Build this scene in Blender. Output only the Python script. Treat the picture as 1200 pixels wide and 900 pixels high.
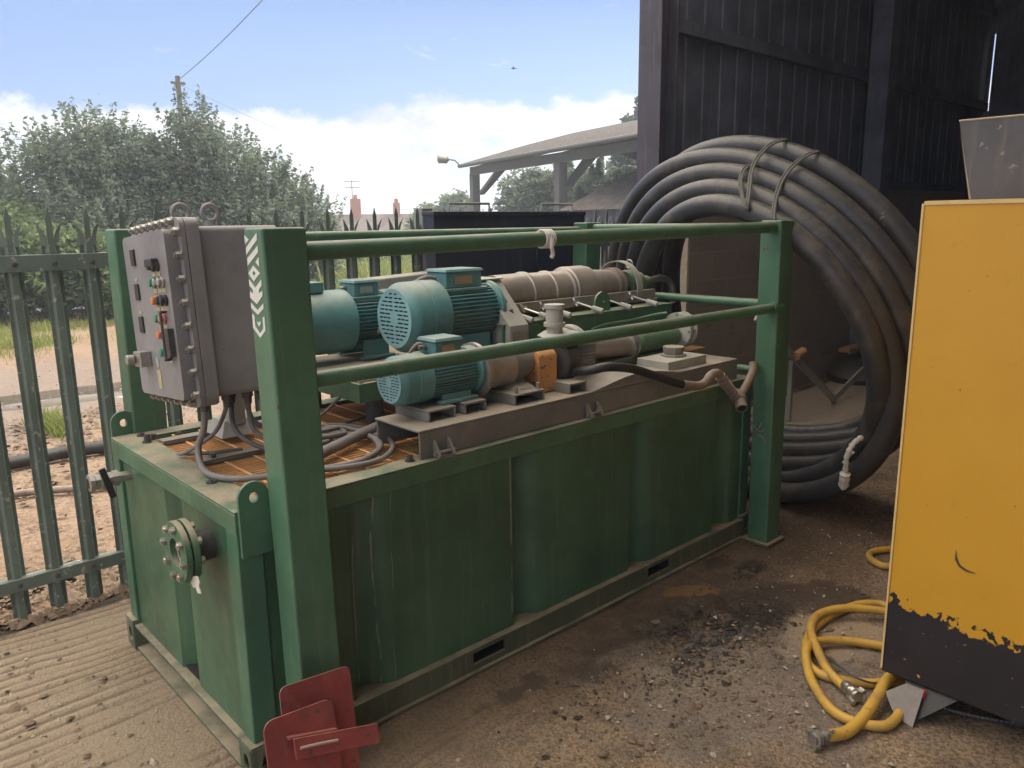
import bpy, math, random
import numpy as np
from mathutils import Vector, Matrix
from mathutils.geometry import tessellate_polygon
random.seed(7); rng = np.random.default_rng(11)
PI = math.pi; R = math.radians
for o in list(bpy.data.objects): bpy.data.objects.remove(o)
S = bpy.context.scene; C = S.collection
# ------------------------------------------------------------ camera
YAW, PITCH, ROLL = 0.8276716, 0.2028708, -0.0131366
cd = bpy.data.cameras.new('camera'); cam = bpy.data.objects.new('camera', cd); C.objects.link(cam)
fw = Vector((math.cos(YAW)*math.cos(PITCH), math.sin(YAW)*math.cos(PITCH), -math.sin(PITCH)))
rt = Vector((math.sin(YAW), -math.cos(YAW), 0)); up = rt.cross(fw)
r2 = rt*math.cos(ROLL)+up*math.sin(ROLL); u2 = up*math.cos(ROLL)-rt*math.sin(ROLL)
m = Matrix((r2, u2, -fw)).transposed().to_4x4(); m.translation = Vector((-0.809385, -2.00919, 1.6))
cam.matrix_world = m
cd.sensor_width = 36; cd.lens = 36*918.664/1200; cd.clip_start = .02; cd.clip_end = 3000
S.camera = cam
# ------------------------------------------------------------ light
SUN_AZ, SUN_EL = 7.0, 44.0
SUN_E, SKY_E, EXPO = 2.4, 0.15, 1.08
S.view_settings.view_transform = 'Standard'; S.view_settings.look = 'None'
S.view_settings.exposure = EXPO; S.view_settings.gamma = 1
W = bpy.data.worlds.new('World'); S.world = W; W.use_nodes = True
def world():
    nt = W.node_tree; N = nt.nodes; L = nt.links; N.clear()
    def n(t, **k):
        x = N.new(t)
        for a, b in k.items(): setattr(x, a, b)
        return x
    out = n('ShaderNodeOutputWorld'); bg = n('ShaderNodeBackground'); bg.inputs[1].default_value = SKY_E
    sky = n('ShaderNodeTexSky', sky_type='NISHITA', sun_disc=False, sun_elevation=R(SUN_EL), sun_rotation=R(90-SUN_AZ))
    sky.air_density = 1.0; sky.dust_density = .3; sky.ozone_density = 2.2
    tc = n('ShaderNodeTexCoord'); va_ = n('ShaderNodeVectorMath', operation='ADD'); va_.inputs[1].default_value = (0, 0, .75); L.new(tc.outputs['Generated'], va_.inputs[0]); L.new(va_.outputs[0], sky.inputs[0]); sp = n('ShaderNodeSeparateXYZ'); L.new(tc.outputs['Generated'], sp.inputs[0])
    def M(op, a, b=None, c=None):
        x = n('ShaderNodeMath', operation=op)
        for i, v in enumerate((a, b, c)):
            if v is None: continue
            if hasattr(v, 'links') or hasattr(v, 'is_linked'): L.new(v, x.inputs[i])
            else: x.inputs[i].default_value = v
        return x.outputs[0]
    def noise(scale, zs, det=6, rough=.55, off=0, dist=0):
        mp = n('ShaderNodeMapping'); mp.inputs['Scale'].default_value = (1, 1, zs); mp.inputs['Location'].default_value = (off, off*.7, 0)
        L.new(tc.outputs['Generated'], mp.inputs[0])
        x = n('ShaderNodeTexNoise'); x.inputs['Scale'].default_value = scale; x.inputs['Detail'].default_value = det
        x.inputs['Roughness'].default_value = rough; x.inputs['Distortion'].default_value = dist
        L.new(mp.outputs[0], x.inputs[0]); return x.outputs[0]
    el = sp.outputs[2]
    big = noise(2.3, 1.2, 2, .5, 3.1); mid = noise(7.5, 1.3, 8, .62, 1.7)
    h = M('ADD', M('MULTIPLY_ADD', big, .06, .055), M('MULTIPLY', mid, .12))      # height of the cloud bank
    d = M('SUBTRACT', h, el)
    ed = M('MULTIPLY', d, 70.0); edge = M('MINIMUM', M('MAXIMUM', ed, 0), 1)
    holes = noise(9, 2.4, 7, .6, 8.2)
    body = M('MINIMUM', M('MAXIMUM', M('MULTIPLY_ADD', holes, 6.0, -1.5), 0), 1)
    mask = M('MULTIPLY', edge, M('MAXIMUM', body, M('MULTIPLY', M('SUBTRACT', 1, M('MINIMUM', M('MULTIPLY', d, 22), 1)), .95)))
    wis = noise(5.5, 5.0, 7, .6, 14.3, .6)
    wm = M('MULTIPLY', M('MINIMUM', M('MAXIMUM', M('MULTIPLY_ADD', wis, 7.0, -4.35), 0), 1), .75)
    mask = M('MAXIMUM', mask, M('MULTIPLY', wm, M('MINIMUM', M('MAXIMUM', M('MULTIPLY', el, 6), 0), 1)))
    hi = noise(2.6, 1.0, 6, .6, 21.3)          # bright cloud added overhead, out of view, as warm fill light
    hm = M('MULTIPLY', M('MINIMUM', M('MAXIMUM', M('MULTIPLY_ADD', el, 5.0, -1.9), 0), 1), M('MINIMUM', M('MAXIMUM', M('MULTIPLY_ADD', hi, 7.0, -2.4), 0), 1))
    sh = noise(7, 2.6, 6, .6, 5.5)
    cr = n('ShaderNodeValToRGB'); L.new(sh, cr.inputs[0]); e = cr.color_ramp.elements
    e[0].position = .36; e[0].color = (2.3, 2.4, 2.7, 1); e[1].position = .56; e[1].color = (4.0, 3.95, 3.9, 1)
    mx = n('ShaderNodeMix', data_type='RGBA'); L.new(mask, mx.inputs[0]); L.new(sky.outputs[0], mx.inputs[6]); L.new(cr.outputs[0], mx.inputs[7])
    m3 = n('ShaderNodeMix', data_type='RGBA'); L.new(hm, m3.inputs[0]); L.new(mx.outputs[2], m3.inputs[6]); m3.inputs[7].default_value = (13.0, 11.7, 9.8, 1)
    L.new(m3.outputs[2], bg.inputs[0]); L.new(bg.outputs[0], out.inputs[0])
world()
sl = bpy.data.lights.new('sun', 'SUN'); sl.energy = SUN_E; sl.angle = R(.53); sl.color = (1, .95, .86)
so = bpy.data.objects.new('sun', sl); C.objects.link(so)
sd = Vector((math.cos(R(SUN_EL))*math.cos(R(SUN_AZ)), math.cos(R(SUN_EL))*math.sin(R(SUN_AZ)), math.sin(R(SUN_EL))))
so.rotation_euler = sd.to_track_quat('Z', 'Y').to_euler(); so.location = (10, 5, 15)

# ------------------------------------------------------------ materials
class MT:
    def __init__(s, name):
        s.m = bpy.data.materials.new(name); s.m.use_nodes = True; s.nt = s.m.node_tree; s.N = s.nt.nodes; s.L = s.nt.links
        s.b = s.N['Principled BSDF']; s.geo = s.n('ShaderNodeNewGeometry'); s.P = s.geo.outputs['Position']
    def n(s, t, **k):
        x = s.N.new(t)
        for a, b in k.items(): setattr(x, a, b)
        return x
    def put(s, v, sock):
        if isinstance(v, bpy.types.NodeSocket): s.L.new(v, sock)
        elif isinstance(v, (tuple, list)) and len(v) == 3 and sock.type == 'RGBA': sock.default_value = (*v, 1)
        else: sock.default_value = v
    def M(s, op, a, b=0., c=0.):
        x = s.n('ShaderNodeMath', operation=op)
        for i, v in enumerate((a, b, c)): s.put(v, x.inputs[i])
        return x.outputs[0]
    def noise(s, scale, det=4, rough=.55, sc=(1, 1, 1), off=(0, 0, 0), dist=0):
        mp = s.n('ShaderNodeMapping'); mp.inputs['Scale'].default_value = sc; mp.inputs['Location'].default_value = off
        s.L.new(s.P, mp.inputs[0]); x = s.n('ShaderNodeTexNoise'); x.inputs['Scale'].default_value = scale
        x.inputs['Detail'].default_value = det; x.inputs['Roughness'].default_value = rough; x.inputs['Distortion'].default_value = dist
        s.L.new(mp.outputs[0], x.inputs[0]); return x.outputs[0]
    def ramp(s, v, a, b):       # smooth 0..1 between a and b
        x = s.n('ShaderNodeMapRange', interpolation_type='SMOOTHSTEP'); s.put(v, x.inputs[0]); x.inputs[1].default_value = a; x.inputs[2].default_value = b
        return x.outputs[0]
    def mix(s, f, a, b):
        x = s.n('ShaderNodeMix', data_type='RGBA'); s.put(f, x.inputs[0]); s.put(a, x.inputs[6]); s.put(b, x.inputs[7]); return x.outputs[2]
    def scale(s, col, v):
        x = s.n('ShaderNodeVectorMath', operation='SCALE'); s.put(col, x.inputs[0]); s.put(v, x.inputs[3]); return x.outputs[0]
    def up(s):
        x = s.n('ShaderNodeSeparateXYZ'); s.L.new(s.geo.outputs['Normal'], x.inputs[0]); return x.outputs[2]
    def xyz(s):
        x = s.n('ShaderNodeSeparateXYZ'); s.L.new(s.P, x.inputs[0]); return x.outputs
    def blob(s, cx, cy, rx, ry, rot=0, wob=.35, sc=6.0, soft=.25):   # irregular stain or tone patch on the ground
        x = s.xyz(); dx = s.M('SUBTRACT', x[0], cx); dy = s.M('SUBTRACT', x[1], cy); c, q = math.cos(rot), math.sin(rot)
        a = s.M('DIVIDE', s.M('ADD', s.M('MULTIPLY', dx, c), s.M('MULTIPLY', dy, q)), rx)
        b = s.M('DIVIDE', s.M('SUBTRACT', s.M('MULTIPLY', dy, c), s.M('MULTIPLY', dx, q)), ry)
        r = s.M('SQRT', s.M('ADD', s.M('MULTIPLY', a, a), s.M('MULTIPLY', b, b)))
        w = s.M('ADD', r, s.M('MULTIPLY', s.M('SUBTRACT', s.noise(sc, 6, .6, off=(cx, cy, 0)), .5), wob*4))
        return s.M('SUBTRACT', 1, s.ramp(w, 1-soft, 1+soft))
    def bump(s, h, st, dist=.01):
        x = s.n('ShaderNodeBump'); x.inputs['Strength'].default_value = st; x.inputs['Distance'].default_value = dist
        s.L.new(h, x.inputs['Height'])
        if s.b.inputs['Normal'].is_linked: s.L.new(s.b.inputs['Normal'].links[0].from_socket, x.inputs['Normal'])
        s.L.new(x.outputs[0], s.b.inputs['Normal'])
    def col(s, c): s.put(c, s.b.inputs['Base Color'])
    def rough(s, v): s.put(v, s.b.inputs['Roughness'])
    def metal(s, v): s.put(v, s.b.inputs['Metallic'])
    def spec(s, v): s.b.inputs['Specular IOR Level'].default_value = v
DUST = (.33, .27, .20)
def paint(name, base, grime=(.05, .045, .035), rough=.45, dust=.55, wear=.5, streak=.5, chip=(.12, .055, .03), metal=0., var=.22, chips=.70):
    t = MT(name)
    big = t.noise(2.6, 4, .6); mid = t.noise(17, 6, .62)
    c = t.mix(t.ramp(big, .3, .7), tuple(x*(1-var) for x in base), tuple(min(1, x*(1+var)) for x in base))
    st = t.noise(9, 5, .65, sc=(3.2, 3.2, .22))
    stf = t.M('MULTIPLY', t.ramp(st, .52, .75), streak)
    c = t.mix(stf, c, tuple(.55*b+.45*d for b, d in zip(base, DUST)))
    st2 = t.noise(5, 6, .6, sc=(2.2, 2.2, .3), off=(4, 4, 4))
    c = t.mix(t.M('MULTIPLY', t.ramp(st2, .55, .78), streak*.8), c, tuple(.45*b+.55*g for b, g in zip(base, grime)))
    c = t.mix(t.M('MULTIPLY', t.ramp(mid, .5, .8), wear*.5), c, grime)
    ch = t.noise(34, 5, .6, off=(9, 2, 5)); c = t.mix(t.ramp(ch, chips, chips+.03), c, chip)
    d = t.M('MULTIPLY', t.ramp(t.up(), .35, .95), t.M('MULTIPLY', t.ramp(t.noise(7, 6, .65, off=(1, 7, 3)), .25, .65), dust))
    c = t.mix(d, c, DUST); t.col(c)
    t.rough(t.M('ADD', t.M('MULTIPLY', mid, .25), t.M('MAXIMUM', t.M('MULTIPLY', d, .3), rough-.12))); t.metal(metal)
    t.bump(t.noise(45, 4, .6), .12, .004); t.bump(big, .25, .02)
    return t.m
def plain(name, c, rough=.5, metal=0., var=.25, sc=25, bump=.15):
    t = MT(name); f = t.noise(sc, 5, .6); t.col(t.mix(f, tuple(x*(1-var) for x in c), tuple(min(1, x*(1+var)) for x in c)))
    t.rough(rough); t.metal(metal)
    if bump: t.bump(t.noise(sc*3, 4, .6), bump, .003)
    return t.m
MAT = {}
MAT['green'] = paint('green_paint', (.060, .148, .088), rough=.42, streak=.35, chips=.665)
MAT['green_wall'] = paint('green_tank_wall', (.046, .110, .062), rough=.36, streak=.38, wear=.4)
def scratch(m):
    nt = m.node_tree; N = nt.nodes; L = nt.links; b = N['Principled BSDF']; t = MT.__new__(MT); t.m = m; t.nt = nt; t.N = N; t.L = L; t.b = b; t.geo = N.new('ShaderNodeNewGeometry'); t.P = t.geo.outputs['Position']
    c = b.inputs['Base Color'].links[0].from_socket; x = t.xyz(); tot = None
    for x0, w, o_ in ((.392, .0016, 0), (.452, .0022, 3), (.505, .0010, 6), (1.60, .0008, 9), (2.05, .0010, 12), (1.028, .0035, 15)):
        wv = t.M('MULTIPLY', t.M('SUBTRACT', t.noise(2.2, 4, .5, sc=(.05, .05, 1), off=(o_, 0, 0)), .5), .05 if w < .003 else .004)
        d = t.M('ABSOLUTE', t.M('SUBTRACT', t.M('ADD', x[0], wv), x0)); k = t.M('MULTIPLY', t.M('LESS_THAN', d, w), t.ramp(t.noise(9, 4, .6, off=(o_, 1, 1)), .42, .55)); tot = k if tot is None else t.M('MAXIMUM', tot, k)
    t.col(t.mix(t.M('MULTIPLY', tot, .55), c, (.30, .33, .24)))
scratch(MAT['green_wall'])
MAT['green_dusty'] = paint('green_dusty_paint', (.07, .145, .08), rough=.6, dust=.9, wear=.9, streak=.3)
MAT['fence'] = paint('fence_green', (.115, .150, .130), rough=.4, wear=.8, dust=.25, chips=.62, chip=(.30, .29, .26))
MAT['teal'] = paint('teal_motor_paint', (.085, .215, .225), rough=.48, dust=.55, streak=.25, wear=.5)
MAT['teal_light'] = paint('light_blue_motor_paint', (.20, .38, .43), rough=.5, dust=.3, streak=.1, wear=.3)
MAT['grey_box'] = paint('grey_enclosure_paint', (.205, .20, .21), rough=.5, dust=.35, streak=.2, wear=.3, chip=(.1, .1, .1))
MAT['sled'] = paint('grey_sled_paint', (.17, .165, .15), rough=.6, dust=.8, streak=.4, wear=.7)
MAT['guard'] = paint('grey_guard_paint', (.32, .32, .29), rough=.55, dust=.4, streak=.3, wear=.3)
MAT['bin'] = paint('navy_bin_paint', (.022, .028, .055), rough=.5, dust=.4, streak=.3, wear=.6, chip=(.1, .1, .13))
MAT['steel'] = plain('dull_steel', (.36, .34, .32), .42, .75, .35)
MAT['steel_bright'] = plain('worn_bright_steel', (.60, .56, .52), .3, .9, .3)
MAT['steel_dark'] = plain('dark_steel', (.09, .085, .085), .5, .5, .4)
MAT['galv'] = paint('weathered_galvanised', (.24, .25, .25), rough=.45, dust=.3, wear=.5, metal=.3, chips=.68)
MAT['cowl_brown'] = paint('dusty_brown_steel', (.34, .30, .27), rough=.42, dust=.6, streak=.45, wear=.6, metal=.45)
MAT['rust'] = plain('rusty_pipe', (.23, .18, .145), .7, .2, .55, 28, .5)
MAT['grate'] = plain('rusty_orange_grating', (.82, .42, .18), .75, 0, .4, 20, .3)
MAT['black'] = plain('black_rubber', (.022, .021, .022), .5, 0, .4)
MAT['cable'] = plain('dusty_cable', (.17, .155, .15), .6, 0, .4, 12)
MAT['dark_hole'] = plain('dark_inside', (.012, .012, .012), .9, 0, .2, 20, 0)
MAT['white_mark'] = plain('white_decal', (.62, .62, .60), .5, 0, .12, 60, 0)
MAT['orange'] = paint('orange_worn_paint', (.46, .215, .075), rough=.6, streak=1., wear=.9, dust=.4, chips=.6, chip=(.12, .09, .07))
MAT['wood'] = plain('old_timber', (.34, .19, .10), .8, 0, .35, 9, .4)
MAT['red'] = paint('dull_red_paint', (.23, .045, .046), rough=.55, wear=1., streak=.5, dust=.4, chips=.63, chip=(.10, .06, .045), grime=(.095, .06, .045), var=.35)
MAT['edge'] = plain('worn_plate_edge', (.42, .33, .26), .6, .2, .3)
MAT['rope'] = plain('grey_rope', (.12, .12, .10), .85, 0, .4, 60, .5)
MAT['rag'] = plain('pale_rag', (.62, .60, .54), .9, 0, .3, 40, .5)
MAT['brass'] = plain('brass_fitting', (.55, .36, .20), .35, .85, .3)
MAT['lens_green'] = plain('green_button', (.03, .24, .16), .4, 0, .1, 20, 0)
MAT['lens_orange'] = plain('orange_button', (.58, .20, .08), .4, 0, .1, 20, 0)
MAT['lens_red'] = plain('red_button', (.38, .14, .14), .4, 0, .1, 20, 0)
MAT['paper'] = plain('old_plate', (.42, .38, .24), .6, .2, .2)
MAT['red_column'] = paint('oxide_red_column', (.055, .052, .075), rough=.6, dust=.1, wear=.5)
MAT['cladding'] = paint('dark_cladding', (.10, .11, .15), rough=.6, dust=.2, streak=.5, wear=.5, var=.3)
MAT['brick'] = plain('brick', (.32, .13, .09), .85, 0, .35, 6)
MAT['hopper'] = paint('dark_grey_hopper', (.085, .083, .09), rough=.55, dust=.3, wear=.4, chips=.66, chip=(.25, .22, .2))
MAT['deck'] = paint('dusty_deck', (.30, .27, .20), rough=.8, dust=.9, wear=.4)
MAT['muddy'] = paint('muddy_green_frame', (.085, .105, .065), rough=.75, dust=.95, streak=.9, wear=1., grime=(.09, .06, .04))
MAT['foot'] = plain('scuffed_foot', (.23, .20, .18), .7, 0, .35, 30)
MAT['patch_red'] = plain('red_reflector', (.6, .02, .04), .4, 0, .1)

def mat_hose():
    t = MT('dusty_black_hose'); f = t.noise(6, 6, .65); g = t.noise(30, 5, .6)
    c = t.mix(t.ramp(f, .48, .78), (.040, .040, .044), (.115, .098, .078))
    c = t.mix(t.M('MULTIPLY', t.ramp(t.up(), .1, .9), t.M('MULTIPLY', t.ramp(g, .3, .6), .45)), c, (.17, .145, .12))
    c = t.mix(t.ramp(t.noise(14, 5, .7, off=(5, 1, 2)), .66, .72), c, (.24, .20, .15))
    t.col(c); t.rough(t.M('MULTIPLY_ADD', g, .3, .25)); t.bump(g, .25, .006); return t.m
MAT['hose'] = mat_hose()
def mat_yhose():
    t = MT('yellow_air_hose'); f = t.noise(9, 5, .6); g = t.noise(60, 4, .6)
    c = t.mix(t.ramp(f, .4, .75), (.56, .33, .055), (.36, .22, .07)); c = t.mix(t.ramp(t.noise(22, 6, .7, off=(3, 3, 0)), .58, .75), c, (.14, .09, .04))
    t.col(c); t.rough(.5); t.bump(g, .15, .002); return t.m
MAT['yhose'] = mat_yhose()
def mat_machine():
    t = MT('yellow_over_black_paint'); x = t.xyz()
    # painted black band low down, its upper edge flaked back to the yellow in patches
    edge = t.M('ADD', t.M('MULTIPLY', t.M('ADD', x[1], 1.08), .055), .352)
    j = t.M('MULTIPLY', t.M('SUBTRACT', t.noise(11, 7, .72, sc=(1, 1, .8)), .5), .13)
    j2 = t.M('MULTIPLY', t.ramp(t.noise(26, 4, .5, sc=(1, 1, .9), off=(2, 0, 0)), .52, .56), -.03)
    z = t.M('ADD', x[2], t.M('ADD', j, j2)); band = t.M('LESS_THAN', z, edge)
    fl = t.ramp(t.noise(16, 5, .66, off=(1, 5, 1)), .67, .685); band = t.M('MULTIPLY', band, t.M('SUBTRACT', 1, fl))
    y = t.mix(t.noise(3, 5, .6), (.56, .285, .018), (.66, .35, .03)); y = t.mix(t.M('MULTIPLY', t.ramp(t.noise(13, 6, .7), .60, .8), .35), y, (.20, .12, .04))
    k = t.mix(t.noise(10, 5, .6), (.013, .013, .018), (.034, .030, .032))
    sp = t.noise(50, 3, .5, off=(3, 3, 3)); k = t.mix(t.ramp(sp, .69, .72), k, (.30, .24, .17)); y = t.mix(t.ramp(sp, .73, .76), y, (.10, .07, .04))
    c = t.mix(band, y, k); t.col(c); t.rough(.42); t.bump(t.M('SUBTRACT', 1, band), .5, .002); t.bump(t.noise(2.2, 3, .5), .3, .03); return t.m
MAT['machine'] = mat_machine()
MAT['machine_edge'] = plain('pale_yellow_edge', (.68, .50, .22), .6, 0, .2)  # pale tone for the cabinet edges, painted as if catching light

def mat_floor():
    t = MT('dirty_tamped_concrete'); x = t.xyz()
    big = t.noise(.9, 5, .6); mid = t.noise(5, 7, .65); fine = t.noise(70, 5, .65); f2 = t.noise(220, 3, .6)
    c = t.mix(t.ramp(big, .35, .65), (.215, .142, .088), (.36, .25, .158)); c = t.mix(t.ramp(mid, .45, .7), c, (.135, .090, .058))
    c = t.mix(t.ramp(fine, .42, .60), c, t.scale(c, .45)); c = t.mix(t.ramp(f2, .55, .68), c, (.42, .33, .24)); c = t.mix(t.M('MULTIPLY', t.blob(6.3, .9, 2.2, .8, 0, .3, 1.5, .5), .7), c, (.44, .36, .29))
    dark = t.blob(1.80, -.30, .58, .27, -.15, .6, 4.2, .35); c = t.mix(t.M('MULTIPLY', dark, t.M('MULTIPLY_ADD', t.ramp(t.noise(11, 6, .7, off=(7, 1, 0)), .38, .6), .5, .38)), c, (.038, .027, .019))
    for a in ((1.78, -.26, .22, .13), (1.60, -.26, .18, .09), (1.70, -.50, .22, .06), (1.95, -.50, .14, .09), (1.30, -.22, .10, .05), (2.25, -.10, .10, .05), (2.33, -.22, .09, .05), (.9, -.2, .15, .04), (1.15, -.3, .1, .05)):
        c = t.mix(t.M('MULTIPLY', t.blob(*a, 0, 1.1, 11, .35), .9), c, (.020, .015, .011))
    c = t.mix(t.M('MULTIPLY', t.blob(1.5, -.16, 1.5, .20, -.03, .35, 3, .6), .6), c, (.085, .056, .036))  # darker strip along the tank foot
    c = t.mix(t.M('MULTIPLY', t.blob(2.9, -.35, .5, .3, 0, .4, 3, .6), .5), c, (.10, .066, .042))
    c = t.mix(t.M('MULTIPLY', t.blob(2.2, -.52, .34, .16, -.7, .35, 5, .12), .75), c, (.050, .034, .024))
    c = t.mix(t.M('MULTIPLY', t.blob(1.92, -.18, .13, .07, -.5, .3, 9, .15), .8), c, (.22, .12, .045))
    c = t.mix(t.M('MULTIPLY', t.blob(2.02, -.80, .26, .17, -.4, .4, 6, .15), .8), c, (.40, .30, .20))
    c = t.mix(t.M('MULTIPLY', t.blob(1.45, -.75, .5, .35, -.4, .6, 5, .4), .5), c, (.20, .18, .165))
    c = t.mix(t.M('MULTIPLY', t.blob(-.25, .75, .5, .85, 0, .5, 3, .6), .35), c, (.11, .085, .065))
    c = t.mix(t.M('MULTIPLY', t.M('SUBTRACT', 1, t.ramp(x[0], -.35, 1.1)), t.M('MULTIPLY_ADD', mid, .7, .25)), c, (.42, .33, .235))
    ra = t.n('ShaderNodeAttribute', attribute_name='ridge'); c = t.mix(t.M('MULTIPLY', t.ramp(ra.outputs['Fac'], .05, -.75), .62), c, (.10, .072, .05)); c = t.mix(t.M('MULTIPLY', t.ramp(ra.outputs['Fac'], .3, .95), .35), c, (.46, .38, .29))  # groove dirt; crest and groove shading also painted, as soft light hides the ridges
    # dark crumbly joint under the gate
    jy = t.M('ABSOLUTE', t.M('SUBTRACT', t.M('ADD', x[1], t.M('MULTIPLY', mid, .12)), 1.60))
    c = t.mix(t.M('MULTIPLY', t.M('SUBTRACT', 1, t.ramp(jy, .02, .07)), t.ramp(t.noise(9, 4, .6, off=(3, 0, 0)), .35, .5)), c, (.07, .052, .036))
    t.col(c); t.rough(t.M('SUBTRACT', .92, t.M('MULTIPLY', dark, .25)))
    t.bump(mid, .5, .03); t.bump(fine, 1.0, .013); t.bump(f2, .7, .004); return t.m
MAT['floor'] = mat_floor()
def mat_yard():
    t = MT('muddy_gravel_yard'); x = t.xyz()
    big = t.noise(.22, 6, .6); mid = t.noise(1.6, 7, .65); fine = t.noise(28, 6, .7); f2 = t.noise(110, 3, .6)
    c = t.mix(t.ramp(big, .35, .65), (.215, .135, .082), (.25, .18, .125)); c = t.mix(t.ramp(mid, .42, .7), c, (.175, .108, .066))
    c = t.mix(t.ramp(fine, .42, .62), c, t.scale(c, .62)); c = t.mix(t.ramp(f2, .58, .7), c, (.36, .29, .23))
    wet = t.blob(1.0, 7.0, 2.3, 2.0, .2, .4, 1.2, .4); c = t.mix(t.M('MULTIPLY', wet, .75), c, (.15, .115, .095))
    far = t.ramp(x[1], 17.0, 22.0); g = t.mix(t.ramp(t.noise(1.2, 5, .6), .35, .6), (.22, .20, .06), (.10, .14, .035))
    c = t.mix(far, c, g)
    gr = t.M('MULTIPLY', t.ramp(t.noise(.55, 5, .6, off=(2, 2, 0)), .54, .68), t.ramp(x[1], 7.5, 10.5)); c = t.mix(t.M('MULTIPLY', gr, .8), c, (.13, .14, .05))
    t.col(c); t.rough(t.M('SUBTRACT', .9, t.M('MULTIPLY', wet, .35))); t.bump(mid, .5, .06); t.bump(fine, .8, .012); t.bump(f2, .5, .004); return t.m
MAT['yard'] = mat_yard()
def mat_puddle():
    t = MT('puddle_water'); t.col((.10, .085, .07)); t.rough(.14); t.b.inputs['IOR'].default_value = 1.33; t.spec(1.); t.bump(t.noise(6, 2), .02, .01); return t.m
MAT['water'] = mat_puddle()
def mat_block():
    t = MT('dark_block_wall'); mp = t.n('ShaderNodeMapping'); mp.inputs['Rotation'].default_value = (R(90), 0, 0); t.L.new(t.P, mp.inputs[0])
    br = t.n('ShaderNodeTexBrick'); t.L.new(mp.outputs[0], br.inputs[0]); br.inputs['Scale'].default_value = 1.0
    br.inputs['Brick Width'].default_value = .45; br.inputs['Row Height'].default_value = .225; br.inputs['Mortar Size'].default_value = .007
    br.inputs['Color1'].default_value = (.25, .21, .185, 1); br.inputs['Color2'].default_value = (.21, .18, .16, 1); br.inputs['Mortar'].default_value = (.28, .24, .21, 1)
    c = t.mix(t.ramp(t.noise(2, 6, .65), .4, .7), br.outputs[0], (.27, .225, .19)); c = t.mix(t.ramp(t.noise(5, 6, .7, off=(3, 3, 3)), .55, .8), c, (.11, .095, .085))
    t.col(c); t.rough(.9); t.bump(br.outputs[1], -.3, .006); t.bump(t.noise(50, 5, .6), .4, .006); return t.m
MAT['block'] = mat_block()
MAT['wall_end_lit'] = plain('rough_lit_end', (.40, .34, .27), .9, 0, .4, 30, .6)  # wall end toned paler than the blocks, daylight painted into its colour
def mat_tile(name, a, b, sc=9.):
    t = MT(name); c = t.mix(t.ramp(t.noise(sc, 6, .7), .35, .65), a, b); c = t.mix(t.ramp(t.noise(2, 5, .6), .5, .7), c, tuple(.6*q for q in b)); t.col(c); t.rough(.85); t.bump(t.noise(sc*2, 4), .5, .05); return t.m
MAT['roof_sheet'] = mat_tile('lichened_roof_sheet', (.06, .052, .05), (.105, .09, .085)); MAT['roof_tile'] = mat_tile('roof_tiles', (.09, .07, .06), (.16, .125, .11), 5.)
MAT['barn_post'] = plain('barn_concrete', (.10, .09, .09), .85, 0, .3, 5)
def leafmat(name, a, b, c2):
    t = MT(name); rnd = t.geo.outputs['Random Per Island']; c = t.mix(rnd, a, b); c = t.mix(t.ramp(t.noise(.7, 3, .5), .45, .7), c, c2)
    t.col(c); t.rough(.55); t.spec(.3)
    tr = t.n('ShaderNodeBsdfTranslucent'); t.put(t.scale(c, 1.3), tr.inputs[0]); ms = t.n('ShaderNodeMixShader'); ms.inputs[0].default_value = .38
    out = [n for n in t.N if n.type == 'OUTPUT_MATERIAL'][0]; t.L.new(t.b.outputs[0], ms.inputs[1]); t.L.new(tr.outputs[0], ms.inputs[2]); t.L.new(ms.outputs[0], out.inputs[0]); return t.m
MAT['willow'] = leafmat('willow_leaves', (.095, .130, .095), (.19, .225, .155), (.13, .165, .125))
MAT['leaf'] = leafmat('bush_leaves', (.07, .11, .045), (.15, .20, .08), (.10, .14, .06))
MAT['conifer'] = leafmat('conifer_needles', (.025, .045, .030), (.050, .080, .045), (.035, .055, .040))
MAT['grass'] = leafmat('grass_blades', (.10, .16, .03), (.26, .26, .08), (.16, .19, .05))
MAT['bark'] = plain('bark', (.10, .08, .06), .9, 0, .3, 20, .6)

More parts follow.
